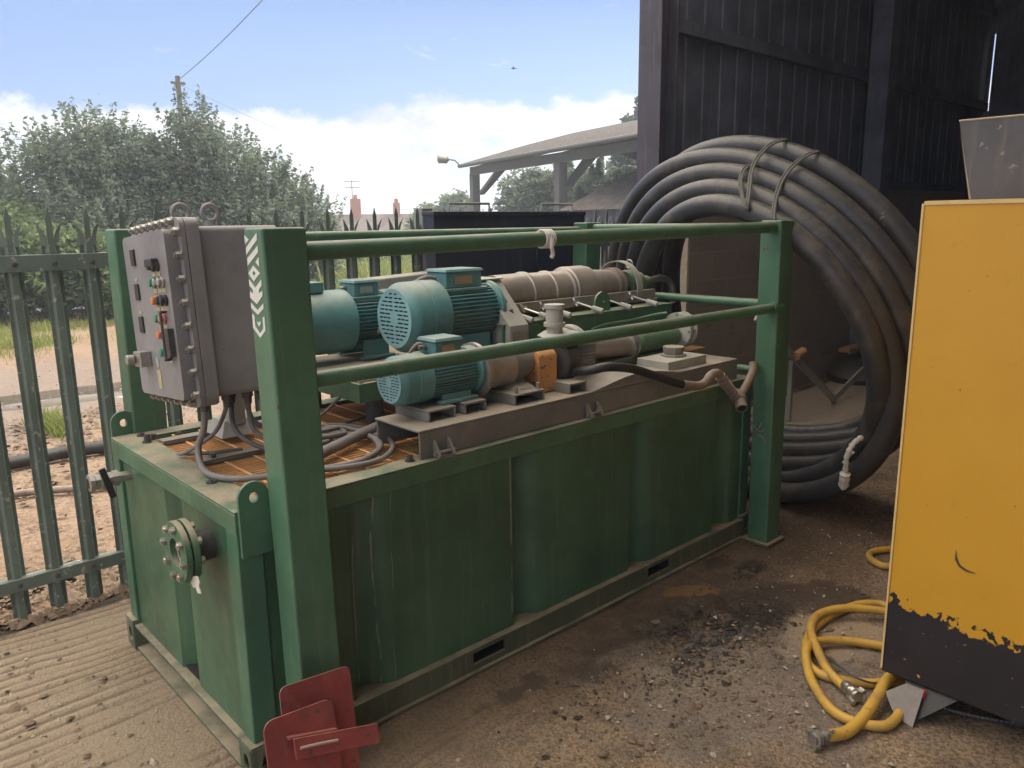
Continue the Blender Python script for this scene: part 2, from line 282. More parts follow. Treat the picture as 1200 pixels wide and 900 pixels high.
# ------------------------------------------------------------ mesh builder
class G:
    def __init__(s): s.v = []; s.f = []
    def add(s, vs, fs):
        o = len(s.v); s.v += [tuple(p) for p in vs]; s.f += [tuple(i+o for i in f) for f in fs]; return s
    def box(s, x0, x1, y0, y1, z0, z1, M=None):
        vs = [Vector((x, y, z)) for x in (x0, x1) for y in (y0, y1) for z in (z0, z1)]
        if M: vs = [M @ v for v in vs]
        return s.add(vs, [(0, 1, 3, 2), (4, 6, 7, 5), (0, 4, 5, 1), (2, 3, 7, 6), (0, 2, 6, 4), (1, 5, 7, 3)])
    def hexa(s, bot, top):
        vs = list(bot)+list(top); return s.add(vs, [(3, 2, 1, 0), (4, 5, 6, 7)]+[(i, (i+1) % 4, (i+1) % 4+4, i+4) for i in range(4)])
    def lathe(s, prof, p0, ax, n=32, caps=True):          # prof: (t along axis, radius)
        ax = Vector(ax).normalized(); a = ax.orthogonal().normalized(); b = ax.cross(a); p0 = Vector(p0); vs = []; fs = []
        for t, r in prof:
            for k in range(n): q = 2*PI*k/n; vs.append(p0+ax*t+(a*math.cos(q)+b*math.sin(q))*r)
        for i in range(len(prof)-1):
            for k in range(n): k2 = (k+1) % n; fs.append((i*n+k, i*n+k2, (i+1)*n+k2, (i+1)*n+k))
        if caps: fs.append(tuple(range(n-1, -1, -1))); fs.append(tuple((len(prof)-1)*n+k for k in range(n)))
        return s.add(vs, fs)
    def cyl(s, p0, p1, r, r1=None, n=20):
        p0 = Vector(p0); p1 = Vector(p1); d = (p1-p0).length; return s.lathe([(0, r), (d, r if r1 is None else r1)], p0, p1-p0, n)
    def tube(s, pts, r, n=12, closed=False, caps=True):
        P = [Vector(p) for p in pts]; N = len(P); rr = r if hasattr(r, '__len__') else [r]*N; vs = []; fs = []; prev = None
        for i in range(N):
            a = P[(i-1) % N] if closed or i > 0 else P[i]; b = P[(i+1) % N] if closed or i < N-1 else P[i]; t = (b-a).normalized()
            if prev is None: u = t.orthogonal().normalized()
            else: u = (prev-t*prev.dot(t)).normalized()
            prev = u; w = t.cross(u)
            for k in range(n): q = 2*PI*k/n; vs.append(P[i]+(u*math.cos(q)+w*math.sin(q))*rr[i])
        for i in range(N if closed else N-1):
            j = (i+1) % N
            for k in range(n): k2 = (k+1) % n; fs.append((i*n+k, i*n+k2, j*n+k2, j*n+k))
        if caps and not closed: fs.append(tuple(range(n-1, -1, -1))); fs.append(tuple((N-1)*n+k for k in range(n)))
        return s.add(vs, fs)
    def prism(s, loops, f, d0, d1):        # loops: outer, then holes, 2D; f(u, v, d) -> point
        loops = [list(l) for l in loops]; flat = [p for l in loops for p in l]; n = len(flat)
        tri = tessellate_polygon([[Vector((p[0], p[1], 0)) for p in l] for l in loops])
        vs = [f(p[0], p[1], d0) for p in flat]+[f(p[0], p[1], d1) for p in flat]; fs = [tuple(t) for t in tri]+[tuple(i+n for i in reversed(t)) for t in tri]
        o = 0
        for l in loops:
            k = len(l); fs += [(o+i, o+(i+1) % k, o+(i+1) % k+n, o+i+n) for i in range(k)]; o += k
        return s.add(vs, fs)
    def mesh(s, name):
        me = bpy.data.meshes.new(name); me.from_pydata(s.v, [], s.f); me.validate(); return me
def circ(cx, cy, r, n=24, a0=0, a1=2*PI, ry=None):
    full = abs(a1-a0-2*PI) < 1e-6; k = n if full else n-1
    return [(cx+r*math.cos(a0+(a1-a0)*i/k), cy+(ry or r)*math.sin(a0+(a1-a0)*i/k)) for i in range(n)]
XZ = lambda u, v, d: (u, d, v)
YZ = lambda u, v, d: (d, u, v)
XY = lambda u, v, d: (u, v, d)
def smooth(pts, k=8, closed=False):         # Catmull-Rom through the points
    P = [Vector(p) for p in pts]; n = len(P); out = []
    for i in range(n if closed else n-1):
        if closed: a, b, c, d = P[(i-1) % n], P[i], P[(i+1) % n], P[(i+2) % n]
        else: a, b, c, d = P[max(i-1, 0)], P[i], P[i+1], P[min(i+2, n-1)]
        for j in range(k):
            t = j/k; out.append(.5*((2*b)+(c-a)*t+(2*a-5*b+4*c-d)*t*t+(3*b-a-3*c+d)*t**3))
    if not closed: out.append(P[-1])
    return out
def link(name, g, mat, parent=None, bevel=0., ang=32, label=None, recalc=True):
    me = g.mesh(name) if isinstance(g, G) else g
    if recalc:
        import bmesh
        b = bmesh.new(); b.from_mesh(me); bmesh.ops.recalc_face_normals(b, faces=b.faces); b.to_mesh(me); b.free()
    me.polygons.foreach_set('use_smooth', [True]*len(me.polygons)); me.set_sharp_from_angle(angle=R(ang))
    me.materials.append(MAT[mat] if isinstance(mat, str) else mat)
    o = bpy.data.objects.new(name, me); C.objects.link(o)
    if parent is not None:
        o.parent = parent; q = parent; t = Vector((0, 0, 0))
        while q is not None: t += q.location; q = q.parent
        o.location = -t
    if bevel:
        bv = o.modifiers.new('bevel', 'BEVEL'); bv.width = bevel; bv.segments = 2; bv.limit_method = 'ANGLE'; bv.angle_limit = R(40); bv.harden_normals = True
    if label: o['label'] = label
    return o
def thing(name, label, cat, loc, group=None):
    o = bpy.data.objects.new(name, None); C.objects.link(o); o.location = loc; o.empty_display_size = .1
    o['label'] = label; o['category'] = cat
    if group: o['group'] = group
    return o
def tag(o, label, cat, group=None):
    o['label'] = label; o['category'] = cat
    if group: o['group'] = group
    return o
def kind(o, k): o['kind'] = k; return o
# sub-parts: their parent is a mesh whose world position is the origin of its thing's offset; link() undoes it

# ------------------------------------------------------------ ground, floor, yard
def vnoise(X, Y, s, seed):
    r = np.random.default_rng(seed); T = r.random((64, 64)); x = X*s; y = Y*s; xi = np.floor(x).astype(int); yi = np.floor(y).astype(int)
    fx = x-xi; fy = y-yi; fx = fx*fx*(3-2*fx); fy = fy*fy*(3-2*fy); g = lambda i, j: T[i % 64, j % 64]
    return (g(xi, yi)*(1-fx)+g(xi+1, yi)*fx)*(1-fy)+(g(xi, yi+1)*(1-fx)+g(xi+1, yi+1)*fx)*fy
def fbm(X, Y, s, seed, n=4): return sum(vnoise(X, Y, s*2**i, seed+i)*.5**i for i in range(n))/sum(.5**i for i in range(n))
def gridmesh(name, xs, ys, zf):
    X, Y = np.meshgrid(xs, ys, indexing='ij'); Z = zf(X, Y); nx, ny = X.shape
    v = np.stack([X.ravel(), Y.ravel(), Z.ravel()], 1).astype(np.float32); i = np.arange(nx*ny).reshape(nx, ny)
    f = np.stack([i[:-1, :-1], i[1:, :-1], i[1:, 1:], i[:-1, 1:]], -1).reshape(-1, 4)
    me = bpy.data.meshes.new(name); me.vertices.add(len(v)); me.vertices.foreach_set('co', v.ravel()); me.loops.add(f.size); me.loops.foreach_set('vertex_index', f.ravel().astype(np.int32))
    me.polygons.add(len(f)); me.polygons.foreach_set('loop_start', np.arange(0, f.size, 4, dtype=np.int32)); me.polygons.foreach_set('loop_total', np.full(len(f), 4, dtype=np.int32)); me.update(calc_edges=True); return me
def floor_z(X, Y):
    w = np.clip(1-np.abs(X-.6)/3.6, 0, 1)*np.clip((1.75-Y)*6, 0, 1)
    wob = fbm(X, Y*2, .9, 5, 3)*.16+fbm(X, Y, 5, 15, 3)*.022
    sub = np.sin((Y+wob)*2*PI/.052); amp = .6*fbm(X, Y*2, 1.3, 31, 3)+.4*fbm(X*.6, Y*3, 5, 33, 3); keep = np.clip((amp-.40)*6, .04, 1)*np.clip(1.35-np.abs(X+.15)/1.0, .10, 1)
    global RIDGE
    RIDGE = (sub*keep*(.55+.9*(fbm(X, Y*3, 2.2, 81, 4)-.2))).ravel()
    z = .0062*sub*keep+.004*(fbm(X, Y, 9, 41, 4)-.5)+.010*(fbm(X, Y, 2, 51, 3)-.5)
    rub = np.exp(-((X-1.72)/.42)**2-((Y+.36)/.20)**2)+.5*np.exp(-((X-2.15)/.4)**2-((Y+.25)/.12)**2); z = z+rub*.055*np.clip(fbm(X, Y, 13, 61, 5)-.47, 0, 1)*3
    return z*w-.004
def span(*segs): return np.unique(np.round(np.concatenate([np.arange(a, b, st) for a, b, st in segs]), 4))
fm_ = gridmesh('concrete_floor', span((-9, -1.3, .35), (-1.3, 3.4, .011), (3.4, 11.6, .1)), span((-9, -3, .4), (-3, 1.64, .011))[:], floor_z)
at_ = fm_.attributes.new('ridge', 'FLOAT', 'POINT'); at_.data.foreach_set('value', RIDGE.astype(np.float32))
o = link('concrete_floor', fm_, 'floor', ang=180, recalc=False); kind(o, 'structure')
def yard_z(X, Y):
    near = np.clip((Y-1.4)/.5, 0, 1); d = np.clip((np.hypot(X, Y)-23)/35, 0, 1)
    z = -.02+near*(.05*(fbm(X, Y, .45, 71, 4)-.5)+.014*(fbm(X, Y, 4, 75, 3)-.5))
    pd = np.exp(-(((X-.95)*.95+(Y-6.62)*.3)/.75)**2-((Y-6.62)/.42)**2)+.8*np.exp(-((X-3.4)/.9)**2-((Y-16)/.7)**2); return z-.05*pd-4.0*d*d*(3-2*d)-.06*(1-near)
o = link('ground', gridmesh('ground', span((-160, -60, 20), (-60, -12, 4), (-12, 14, .09), (14, 60, 1.2), (60, 220, 20)), span((-100, -20, 20), (-20, 1.3, 3), (1.3, 14, .09), (14, 60, 1.0), (60, 260, 20)), yard_z), 'yard', ang=180, recalc=False); kind(o, 'structure')
for nm, cx, cy, rx, ry, z in (('puddle', .95, 6.62, .95, .62, -.031), ('puddle', 3.4, 16.0, 1.3, .85, -.035)):
    g = G(); g.prism([[(cx+rx*math.cos(a), cy+ry*math.sin(a)) for a in np.linspace(0, 2*PI, 40, endpoint=False)]], XY, z-.03, z); kind(link(nm, g, 'water', ang=180), 'structure')

# ------------------------------------------------------------ barn shell
X1, YB, ZR = 10.9, -8.0, 5.2
def corrug(x0, x1, z0, z1, y, pitch=.2, dep=.03, along='x'):
    g = G(); n = int(round((x1-x0)/pitch)); pr = []; dep *= .30
    for i in range(n):
        a = x0+i*(x1-x0)/n; p = (x1-x0)/n; pr += [(a, 0), (a+.80*p, 0), (a+.84*p, dep), (a+.95*p, dep)]
    pr.append((x1, 0)); out = [(u, y+w) for u, w in pr]+[(u, y+w+.004) for u, w in reversed(pr)]
    f = XY if along == 'x' else (lambda u, v, d: (v, u, d)); return g.prism([out], f, z0, z1)
barn = thing('barn', 'dark open fronted barn with corrugated upper cladding over a block wall', 'barn', (4.4, 1.7, 0))
link('side_cladding', corrug(4.14, X1, 1.94, ZR-.02, 1.66, .235), 'cladding', barn)
link('block_wall', G().box(4.4, X1, 1.60, 1.80, -.05, 1.93), 'block', barn, .004)
link('wall_end', G().box(4.385, 4.397, 1.605, 1.795, 0, 1.93), 'wall_end_lit', barn)
link('wall_plate', G().box(4.15, X1, 1.575, 1.597, 1.90, 1.985), 'cladding', barn, .003)
for z in (2.98, 4.1):
    link('cladding_rail', G().box(4.16, X1-.02, 1.60, 1.655, z-.05, z+.05), 'cladding', barn, .003)
def hbeam(x0, x1, y0, y1, z0, z1, t=.012):
    g = G(); g.box(x0, x0+t, y0, y1, z0, z1); g.box(x1-t, x1, y0, y1, z0, z1); ym = (y0+y1)/2; g.box(x0+t, x1-t, ym-t/2, ym+t/2, z0, z1); return g
link('column', hbeam(3.93, 4.13, 1.56, 1.76, -.03, ZR), 'red_column', barn, .002, label='reddish steel column at the open end of the wall')
link('column', G().box(7.32, 7.52, 1.40, 1.595, -.03, ZR), 'cladding', barn, .004)
link('end_cladding', corrug(YB, 1.60, 0, ZR-.02, X1, .2, .035, 'y'), 'cladding', barn)
link('end_cladding', G().box(X1, X1+.02, 1.601, 1.70, 0, 2.93), 'cladding', barn); link('end_cladding', G().box(X1, X1+.02, 1.618, 1.70, 2.931, 3.86), 'cladding', barn); link('end_cladding', G().box(X1, X1+.02, 1.601, 1.70, 3.861, ZR), 'cladding', barn)
link('back_cladding', corrug(-3.2, X1, 0, ZR-.02, YB, .235), 'cladding', barn)
g = G(); g.box(3.7, X1+.2, -.8, 2.05, ZR, ZR+.03); g.box(-3.2, X1+.2, YB, -.801, ZR, ZR+.03); rf = link('roof', g, 'cladding', barn)  # unseen L-shape; camera-side arm added to shade the tank's long side
for x, ye in ((-3.0, -.85), (-.2, -.85), (3.93, 1.9), (7.32, 1.9)): link('rafter', G().box(x, x+.15, YB, ye, ZR-.26, ZR-.005), 'cladding', barn, .004)

# ------------------------------------------------------------ green tank skid
L0, W0, H0 = 2.67, 1.095, .833
skid = thing('tank_skid', 'dusty green steel process tank with corner posts and pipe guard rails', 'tank', (1.33, .55, 0))
def wall_long(y, sgn):
    pr = [(.075, 0)]
    for a in (.346, 1.034, 1.714, 2.36): pr += [(a, 0), (a+.004, .062), (a+.04, .062), (a+.075, .052), (a+.105, .028), (a+.13, .008), (a+.16, .0)]
    pr.append((2.60, 0)); out = [(u, y+sgn*w) for u, w in pr]+[(u, y+sgn*(w+.006)) for u, w in reversed(pr)]
    return G().prism([out], XY, .098, .772)
link('side_wall', wall_long(.006, 1), 'green_wall', skid, .004)
link('side_wall', wall_long(W0-.006, -1), 'green_wall', skid)
pr = [(.075, 0), (.44, 0), (.475, .045), (.555, .045), (.59, 0), (1.02, 0)]
for x, sg in ((.012, 1), (L0-.012, -1)):
    out = [(x+sg*w, u) for u, w in pr]+[(x+sg*(w+.006), u) for u, w in reversed(pr)]
    link('end_wall', G().prism([out], XY, .098, .772), 'green_wall', skid, .004)
for x in (0, L0-.075):
    for y in (0, W0-.075): link('corner_column', G().box(x, x+.075, y, y+.075, .10, .77), 'green', skid, .005)
g = G(); xo = [(0, 0), (L0, 0), (L0, W0), (0, W0)]; xi = [(.108, .085), (L0-.1, .085), (L0-.1, W0-.085), (.108, W0-.085)]
g.prism([xo, list(reversed(xi))], XY, .826, .834); g.prism([xo, [(L0-.006, .006), (L0-.006, W0-.006), (.006, W0-.006), (.006, .006)][::-1]], XY, .766, .8255)
g.prism([[(.102, .079), (L0-.094, .079), (L0-.094, W0-.079), (.102, W0-.079)], list(reversed(xi))], XY, .77, .8255)
rim = link('top_rim', g, 'green_dusty', skid, .003)
# bottom frame with fork pockets
g = G(); segs = ((0.06, .82), (.976, 1.837), (2.0, 2.61))
for a, b in segs: g.box(a, b, -.012, .0, .012, .094)
for a, b in ((.82, .976), (1.837, 2.0)): g.box(a, b, -.012, .0, .012, .034); g.box(a, b, -.012, .0, .078, .094)
g.box(.06, 2.61, -.026, .07, 0, .0115); g.box(.06, 2.61, -.022, .07, .0945, .104)
g.box(.06, 2.61, W0, W0+.012, .0, .104)
g.box(-.012, .07, .08, 1.02, 0, .0115); g.box(-.012, .07, .08, 1.02, .0945, .104); g.box(.03, .04, .08, 1.02, .012, .094)
g.box(L0-.07, L0+.012, .08, 1.02, 0, .104); link('bottom_frame', g, 'muddy', skid, .002)
for a, b in ((.82, .976), (1.837, 2.0)):
    g = G()
    for q in ((a-.006, b+.006, .028, .034), (a-.006, b+.006, .078, .084)): g.box(q[0], q[1], .0005, W0-.01, q[2], q[3])
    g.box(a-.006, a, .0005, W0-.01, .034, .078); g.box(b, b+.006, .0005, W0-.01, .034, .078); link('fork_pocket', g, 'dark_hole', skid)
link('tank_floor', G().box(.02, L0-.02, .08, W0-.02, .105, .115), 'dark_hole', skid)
for x0, y0 in ((-.018, -.014), (-.018, W0-.072), (L0-.07, -.014), (L0-.07, W0-.072)):
    g = G(); y1 = y0+.086; hole = circ((y0+y1)/2, .055, .018, 16, ry=.028)
    out = [(y0, 0), (y1, 0), (y1, .112), (y0, .112)]
    g.prism([out, hole[::-1]], YZ, x0, x0+.010); g.prism([[(x0, 0), (x0+.088, 0), (x0+.088, .112), (x0, .112)], circ(x0+.05, .055, .018, 16, ry=.026)[::-1]], XZ, y0-.0005, y0+.010)
    g.box(x0+.078, x0+.088, y0+.0105, y1, 0, .112); g.box(x0+.0105, x0+.078, y1-.010, y1-.0005, 0, .112); g.box(x0, x0+.088, y0, y1, .1125, .120)
    link('corner_casting', g, 'muddy', skid, .002)
# lifting lugs
def lug(x, z0, z1, y, r=.045):
    out = [(x-r, z0), (x+r, z0)]+circ(x, z1-r, r, 17, 0, PI); return G().prism([out, circ(x, z1-r, .013, 18, ry=.015)[::-1]], XZ, y-.013, y)
link('lifting_lug', lug(.053, .70, .914, -.002), 'green', skid, .002)
link('lifting_lug', lug(.053, .70, .924, W0+.016), 'green', skid, .002)
link('lifting_lug', lug(2.74-.13, .70, .91, W0+.016), 'green', skid, .002)
# posts (they lean outwards a little)
def post(x, y0, lean, zb=0., zt=1.596, w=.125, d=.108):
    g = G(); g.hexa([(x, y0+lean, zb), (x+w, y0+lean, zb), (x+w, y0+d+lean, zb), (x, y0+d+lean, zb)], [(x, y0, zt), (x+w, y0, zt), (x+w, y0+d, zt), (x, y0+d, zt)]); return g
p1 = link('corner_post', post(.086, -.116, -.048), 'green', skid, .008)
p2 = link('corner_post', post(2.60, -.147, -.012), 'green', skid, .008)
p3 = link('corner_post', post(.082, 1.055, .03, .70), 'green', skid, .008)
p4 = link('corner_post', post(2.60, 1.05, .03, .70), 'green', skid, .008)
for x, y in ((2.60, -.159), (.086, -.164)): link('base_plate', G().box(x-.02, x+.15, y-.02, y+.135, .001, .016), 'muddy', skid, .003)
# white zigzag lettering down the post
S_ = [[(-.0169, 1.5774), (-.0399, 1.5652), (-.0181, 1.5549)], [(-.089, 1.5832), (-.0884, 1.5655), (-.0193, 1.5269), (-.0207, 1.5445)],
[(-.0903, 1.5519), (-.09, 1.5352), (-.0231, 1.4988), (-.0238, 1.5172)], [(-.0913, 1.5227), (-.0897, 1.4986), (-.0698, 1.5095)],
[(-.0239, 1.4635), (-.0579, 1.4431), (-.0953, 1.4662), (-.0953, 1.4511), (-.0776, 1.4394), (-.0761, 1.4307), (-.0964, 1.4373), (-.096, 1.4249), (-.0594, 1.4011), (-.0216, 1.4166), (-.0246, 1.4326), (-.0424, 1.4265), (-.0426, 1.4375), (-.0229, 1.4484)],
[(-.0236, 1.4027), (-.061, 1.3854), (-.097, 1.4055), (-.0964, 1.3918), (-.0616, 1.3735), (-.0238, 1.3887)],
[(-.0275, 1.3738), (-.04, 1.3679), (-.0399, 1.3418), (-.0645, 1.324), (-.0867, 1.34), (-.087, 1.3676), (-.0983, 1.3724), (-.098, 1.3351), (-.0644, 1.3128), (-.0253, 1.3365)],
[(-.0541, 1.3558), (-.0623, 1.3517), (-.0723, 1.3585), (-.0727, 1.3506), (-.0623, 1.3418), (-.0547, 1.3491)]]
g = G()
for s in S_: g.prism([s], YZ, .0845, .0858)
g.prism([[(-.0549, 1.5006), (-.0911, 1.4817), (-.052, 1.4596), (-.024, 1.4792)], [(-.0571, 1.4879), (-.0673, 1.4809), (-.0562, 1.4734), (-.0467, 1.4801)][::-1]], YZ, .0845, .0858)
q = link('letter_marks', g, 'white_mark', p1)
# rails
def rail(a, b, r=.021, name='guard_rail', mt='green', pr=skid):
    return link(name, G().cyl(a, b, r, n=20), mt, pr, ang=50)
rail((.205, -.075, 1.532), (2.625, -.105, 1.565), .026); rail((.205, -.09, 1.185), (2.64, -.125, 1.190), .023)
rail((.2, 1.12, 1.553), (2.61, 1.12, 1.553), .021); rail((.2, 1.13, 1.185), (2.61, 1.13, 1.185), .021)
for z in (1.565, 1.20): rail((2.665, -.06, z), (2.665, 1.06, z), .021)
rail((2.70, -.04, .862), (2.70, 1.05, .862), .019)
for x, y, z in ((2.645, -.127, 1.195), (.14, -.09, 1.185)): pass
link('rail_socket', G().cyl((2.585, -.122, 1.19), (2.66, -.126, 1.19), .030), 'green', skid)
# grating
g = G()
for y in np.arange(.10, 1.0, .0225): g.box(.11, 2.55, y, y+.0045, .797, .822)
for x in np.arange(.19, 2.55, .10): g.box(x, x+.006, .09, 1.0, .8225, .8265)
link('bar_grating', g, 'grate', skid)
for y in (.512, .86):
    g = G(); g.box(.112, .68, y, y+.05, .835, .842); g.box(.112, .68, y, y+.006, .8265, .8345); link('grating_strap', g, 'sled', skid, .001)
for x, y, h in ((.075, .92, .03), (.105, .95, .02), (.19, .925, .016), (.16, .535, .022), (.245, .26, .03), (.62, .05, .02), (.09, 1.03, .012), (.06, .30, .008)):
    g = G(); g.cyl((x, y, .834), (x+.002, y, .834+h), .011, n=6); g.cyl((x, y, .834), (x, y, .839), .016, n=14); link('bolt', g, 'steel_dark', skid)
# lashings and scraps on the post and rail
g = G(); g.tube(smooth([(2.598, -.10, .63), (2.585, -.095, .60), (2.59, -.07, .57), (2.597, -.11, .555), (2.588, -.13, .53)], 5), .003, 6); g.tube(smooth([(2.59, -.06, .61), (2.58, -.10, .585), (2.59, -.12, .60)], 5), .003, 6); link('wire_scrap', g, 'rust', skid)
g = G()
for k in range(5): g.tube([(1.10+.01*k, -.088+.030*math.cos(a), 1.545+.030*math.sin(a)) for a in np.linspace(0, 2*PI, 14, endpoint=False)], .0035, 6, closed=True)
g.tube(smooth([(1.12, -.118, 1.545), (1.115, -.122, 1.52), (1.125, -.118, 1.495), (1.12, -.115, 1.48)], 5), [.008]*15+[.004], 6); link('rope_lashing', g, 'rag', skid)
# flange nozzle on the end wall
fl = thing('flange_nozzle', 'round bolted green flange nozzle on the tank end wall', 'flange', (.0, .15, .68))
FY, FZ = .225, .676
link('stub_pipe', G().cyl((.013, FY, FZ), (-.050, FY, FZ), .048, n=28), 'steel_dark', fl)
for x0, x1, nm in ((-.050, -.068, 'flange_ring'), (-.074, -.092, 'flange_ring')):
    link(nm, G().prism([circ(FY, FZ, .092, 36), circ(FY, FZ, .042, 28)[::-1]], YZ, x0, x1), 'green_dusty', fl, .002)
link('gasket', G().prism([circ(FY, FZ, .072, 28), circ(FY, FZ, .042, 28)[::-1]], YZ, -.0685, -.0735), 'rag', fl)
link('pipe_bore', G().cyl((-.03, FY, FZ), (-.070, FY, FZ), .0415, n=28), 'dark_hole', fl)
for k in range(8):
    a = k*PI/4+.2; y, z = FY+.074*math.cos(a), FZ+.074*math.sin(a); g = G(); g.cyl((-.107, y, z), (-.035, y, z), .0065, n=8); g.cyl((-.0925, y, z), (-.104, y, z), .0125, n=6); g.cyl((-.0495, y, z), (-.038, y, z), .0125, n=6); link('flange_bolt', g, 'steel_bright' if k % 2 else 'steel', fl)
g = G(); g.prism([[(.125, .630), (.110, .615), (.118, .600), (.108, .582), (.132, .575), (.144, .590), (.162, .580), (.175, .592), (.165, .615)]], YZ, -.0725, -.0695); link('torn_seal', g, 'rag', fl)
g = G(); g.prism([[(.290, .618), (.322, .606), (.314, .62), (.330, .635), (.308, .650)]], YZ, -.0725, -.0695); link('torn_seal', g, 'rag', fl)
# valve beside it
va = thing('ball_valve', 'grey threaded ball valve with black lever on the tank end wall', 'valve', (0, .93, .76))
VY, VZ = .935, .722
g = G(); g.lathe([(t_*.62, r_*.9) for t_, r_ in [(0, .02), (.07, .02), (.07, .033), (.10, .033), (.10, .028), (.13, .028), (.135, .038), (.165, .038), (.17, .03), (.195, .03), (.2, .036), (.225, .036), (.23, .025)]], (.012, VY, VZ), (-1, 0, 0), 10); link('valve_body', g, 'steel', va, ang=25)
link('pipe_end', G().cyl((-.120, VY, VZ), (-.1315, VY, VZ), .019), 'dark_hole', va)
g = G(); g.cyl((-.080, VY-.02, VZ), (-.080, VY-.05, VZ), .010); M = Matrix.Translation((-.080, VY-.05, VZ)) @ Matrix.Rotation(R(-14), 4, 'Y'); g.box(-.011, .011, -.006, .006, -.055, .06, M); link('lever', g, 'black', va, .003)

# ------------------------------------------------------------ control panel
cp = thing('control_panel', 'grey bolted explosion proof control enclosure with push buttons', 'control panel', (.25, .62, .84))
MP = Matrix.Translation((.06, .62, 1.606)) @ Matrix.Rotation(R(-4.5), 4, 'X') @ Matrix.Translation((-.06, -.62, -1.62))
def rot(g): g.v = [tuple(MP @ Vector(v)) for v in g.v]; return g
CY0, CY1, CZ0, CZ1 = .405, .80, 1.075, 1.605
def rr(y0, y1, z0, z1, r, n=6):
    out = []
    for cx, cz, a in ((y1-r, z1-r, 0), (y0+r, z1-r, PI/2), (y0+r, z0+r, PI), (y1-r, z0+r, 1.5*PI)): out += circ(cx, cz, r, n, a, a+PI/2)
    return out
g = G(); g.prism([rr(CY0-.022, CY1+.022, CZ0-.022, CZ1+.022, .03)], YZ, .085, .125); link('body_flange', rot(g), 'grey_box', cp, .003)
cov = link('cover', rot(G().prism([rr(CY0-.022, CY1+.022, CZ0-.022, CZ1+.022, .03)], YZ, .0665, .083)), 'grey_box', cp, .003)
link('cover_face', rot(G().prism([rr(CY0+.004, CY1-.004, CZ0+.004, CZ1-.012, .02)], YZ, .028, .066)), 'grey_box', cp, .006)
link('body', rot(G().prism([rr(CY0, CY1, CZ0, CZ1-.004, .02)], YZ, .125, .385)), 'grey_box', cp, .006)
def pbolt(y, z):
    g = G(); g.cyl((.066, y, z), (.063, y, z), .0145, n=14); g.cyl((.063, y, z), (.050, y, z), .0115, n=6); g.cyl((.050, y, z), (.044, y, z), .006, n=8); return rot(g)
for k in range(8):
    z = CZ0+.02+k*(CZ1-CZ0-.04)/7
    for y in (CY0-.011, CY1+.011): link('cover_bolt', pbolt(y, z), 'steel', cp)
for k in range(7):
    y = CY0+.03+k*(CY1-CY0-.06)/6
    for z in (CZ0-.011, CZ1+.011): link('cover_bolt', pbolt(y, z), 'steel', cp)
for i, z in enumerate((1.525, 1.415, 1.31)): link('meter_window', rot(G().box(.022, .0275, .685, .72, z-.026, z+.026)), 'black', cp, .001)
for z in (1.455, 1.35, 1.55): link('name_strip', rot(G().box(.0255, .0275, .69, .715, z-.005, z+.003)), 'paper', cp)
BT = [(.53, 1.49, 'black'), (.49, 1.49, 'black'), (.535, 1.44, 'lens_green'), (.495, 1.44, 'steel'), (.46, 1.44, 'steel'), (.53, 1.385, 'lens_orange'), (.49, 1.385, 'black'), (.455, 1.385, 'black'),
      (.525, 1.33, 'lens_green'), (.485, 1.33, 'lens_red'), (.52, 1.28, 'lens_orange'), (.48, 1.28, 'black'), (.515, 1.225, 'lens_green'), (.475, 1.225, 'black')]
for y, z, mt in BT:
    g = G(); g.lathe([(0, .0165), (.006, .0165), (.008, .0125), (.018, .012), (.020, .009)], (.028, y, z), (-1, 0, 0), 18); b = link('push_button' if mt.startswith('lens') else 'switch', rot(g), mt, cp)
    link('legend_plate', rot(G().box(.0262, .0276, y-.016, y+.016, z-.031, z-.019)), 'paper', b)
link('selector_bar', rot(G().box(.006, .027, .48, .545, 1.488, 1.512)), 'black', cp, .003)
g = G(); g.tube([(.004, .455, 1.35), (.0, .44, 1.35), (.0, .44, 1.21), (.004, .455, 1.205)], .004, 8); g.tube([(.03, .47, 1.35), (.002, .455, 1.35)], .004, 8); g.tube([(.03, .47, 1.205), (.002, .455, 1.205)], .004, 8); g.box(.010, .0275, .425, .48, 1.215, 1.30); link('wire_guard', rot(g), 'steel_dark', cp)
g = G(); g.box(-.008, .0275, .655, .72, 1.175, 1.225); g.cyl((-.010, .71, 1.20), (-.035, .71, 1.20), .016); link('isolator_handle', rot(g), 'steel', cp, .003)
link('rating_plate', rot(G().box(.0262, .0276, .585, .615, 1.105, 1.165)), 'paper', cp)
link('rating_plate', rot(G().box(.0262, .0276, .59, .615, 1.175, 1.205)), 'guard', cp)
for x in (.155, .25):
    g = G(); g.tube([(x+.026*math.cos(a), .60, 1.645+.026*math.sin(a)) for a in np.linspace(0, 2*PI, 22, endpoint=False)], .007, 8, closed=True); g.cyl((x, .60, 1.60), (x, .60, 1.622), .018); link('lifting_eye', g, 'grey_box', cp)
g = G(); g.hexa([(.27, .72, .845), (.42, .72, .845), (.42, .90, .845), (.27, .90, .845)], [(.30, .76, .90), (.39, .76, .90), (.39, .86, .90), (.30, .86, .90)]); g.box(.315, .375, .74, .80, .885, 1.06); link('pedestal', g, 'guard', cp, .003)
for i, (x, y) in enumerate(((.12, .46), (.20, .47), (.235, .52), (.27, .47), (.33, .50), (.30, .56))):
    g = G(); g.lathe([(0, .018), (.02, .018), (.02, .014), (.045, .012)], (x, y, 1.065), (0, 0, -1), 10); link('cable_gland', g, 'steel_dark', cp)
def cable(pts, r, label, mt='cable', name='cable', k=8, group=None, cat='cable'):
    return tag(link(name, G().tube(smooth(pts, k), r, 10), mt, ang=60), label, cat, group)
GRP = 'cables trailing from the control panel onto the grating'
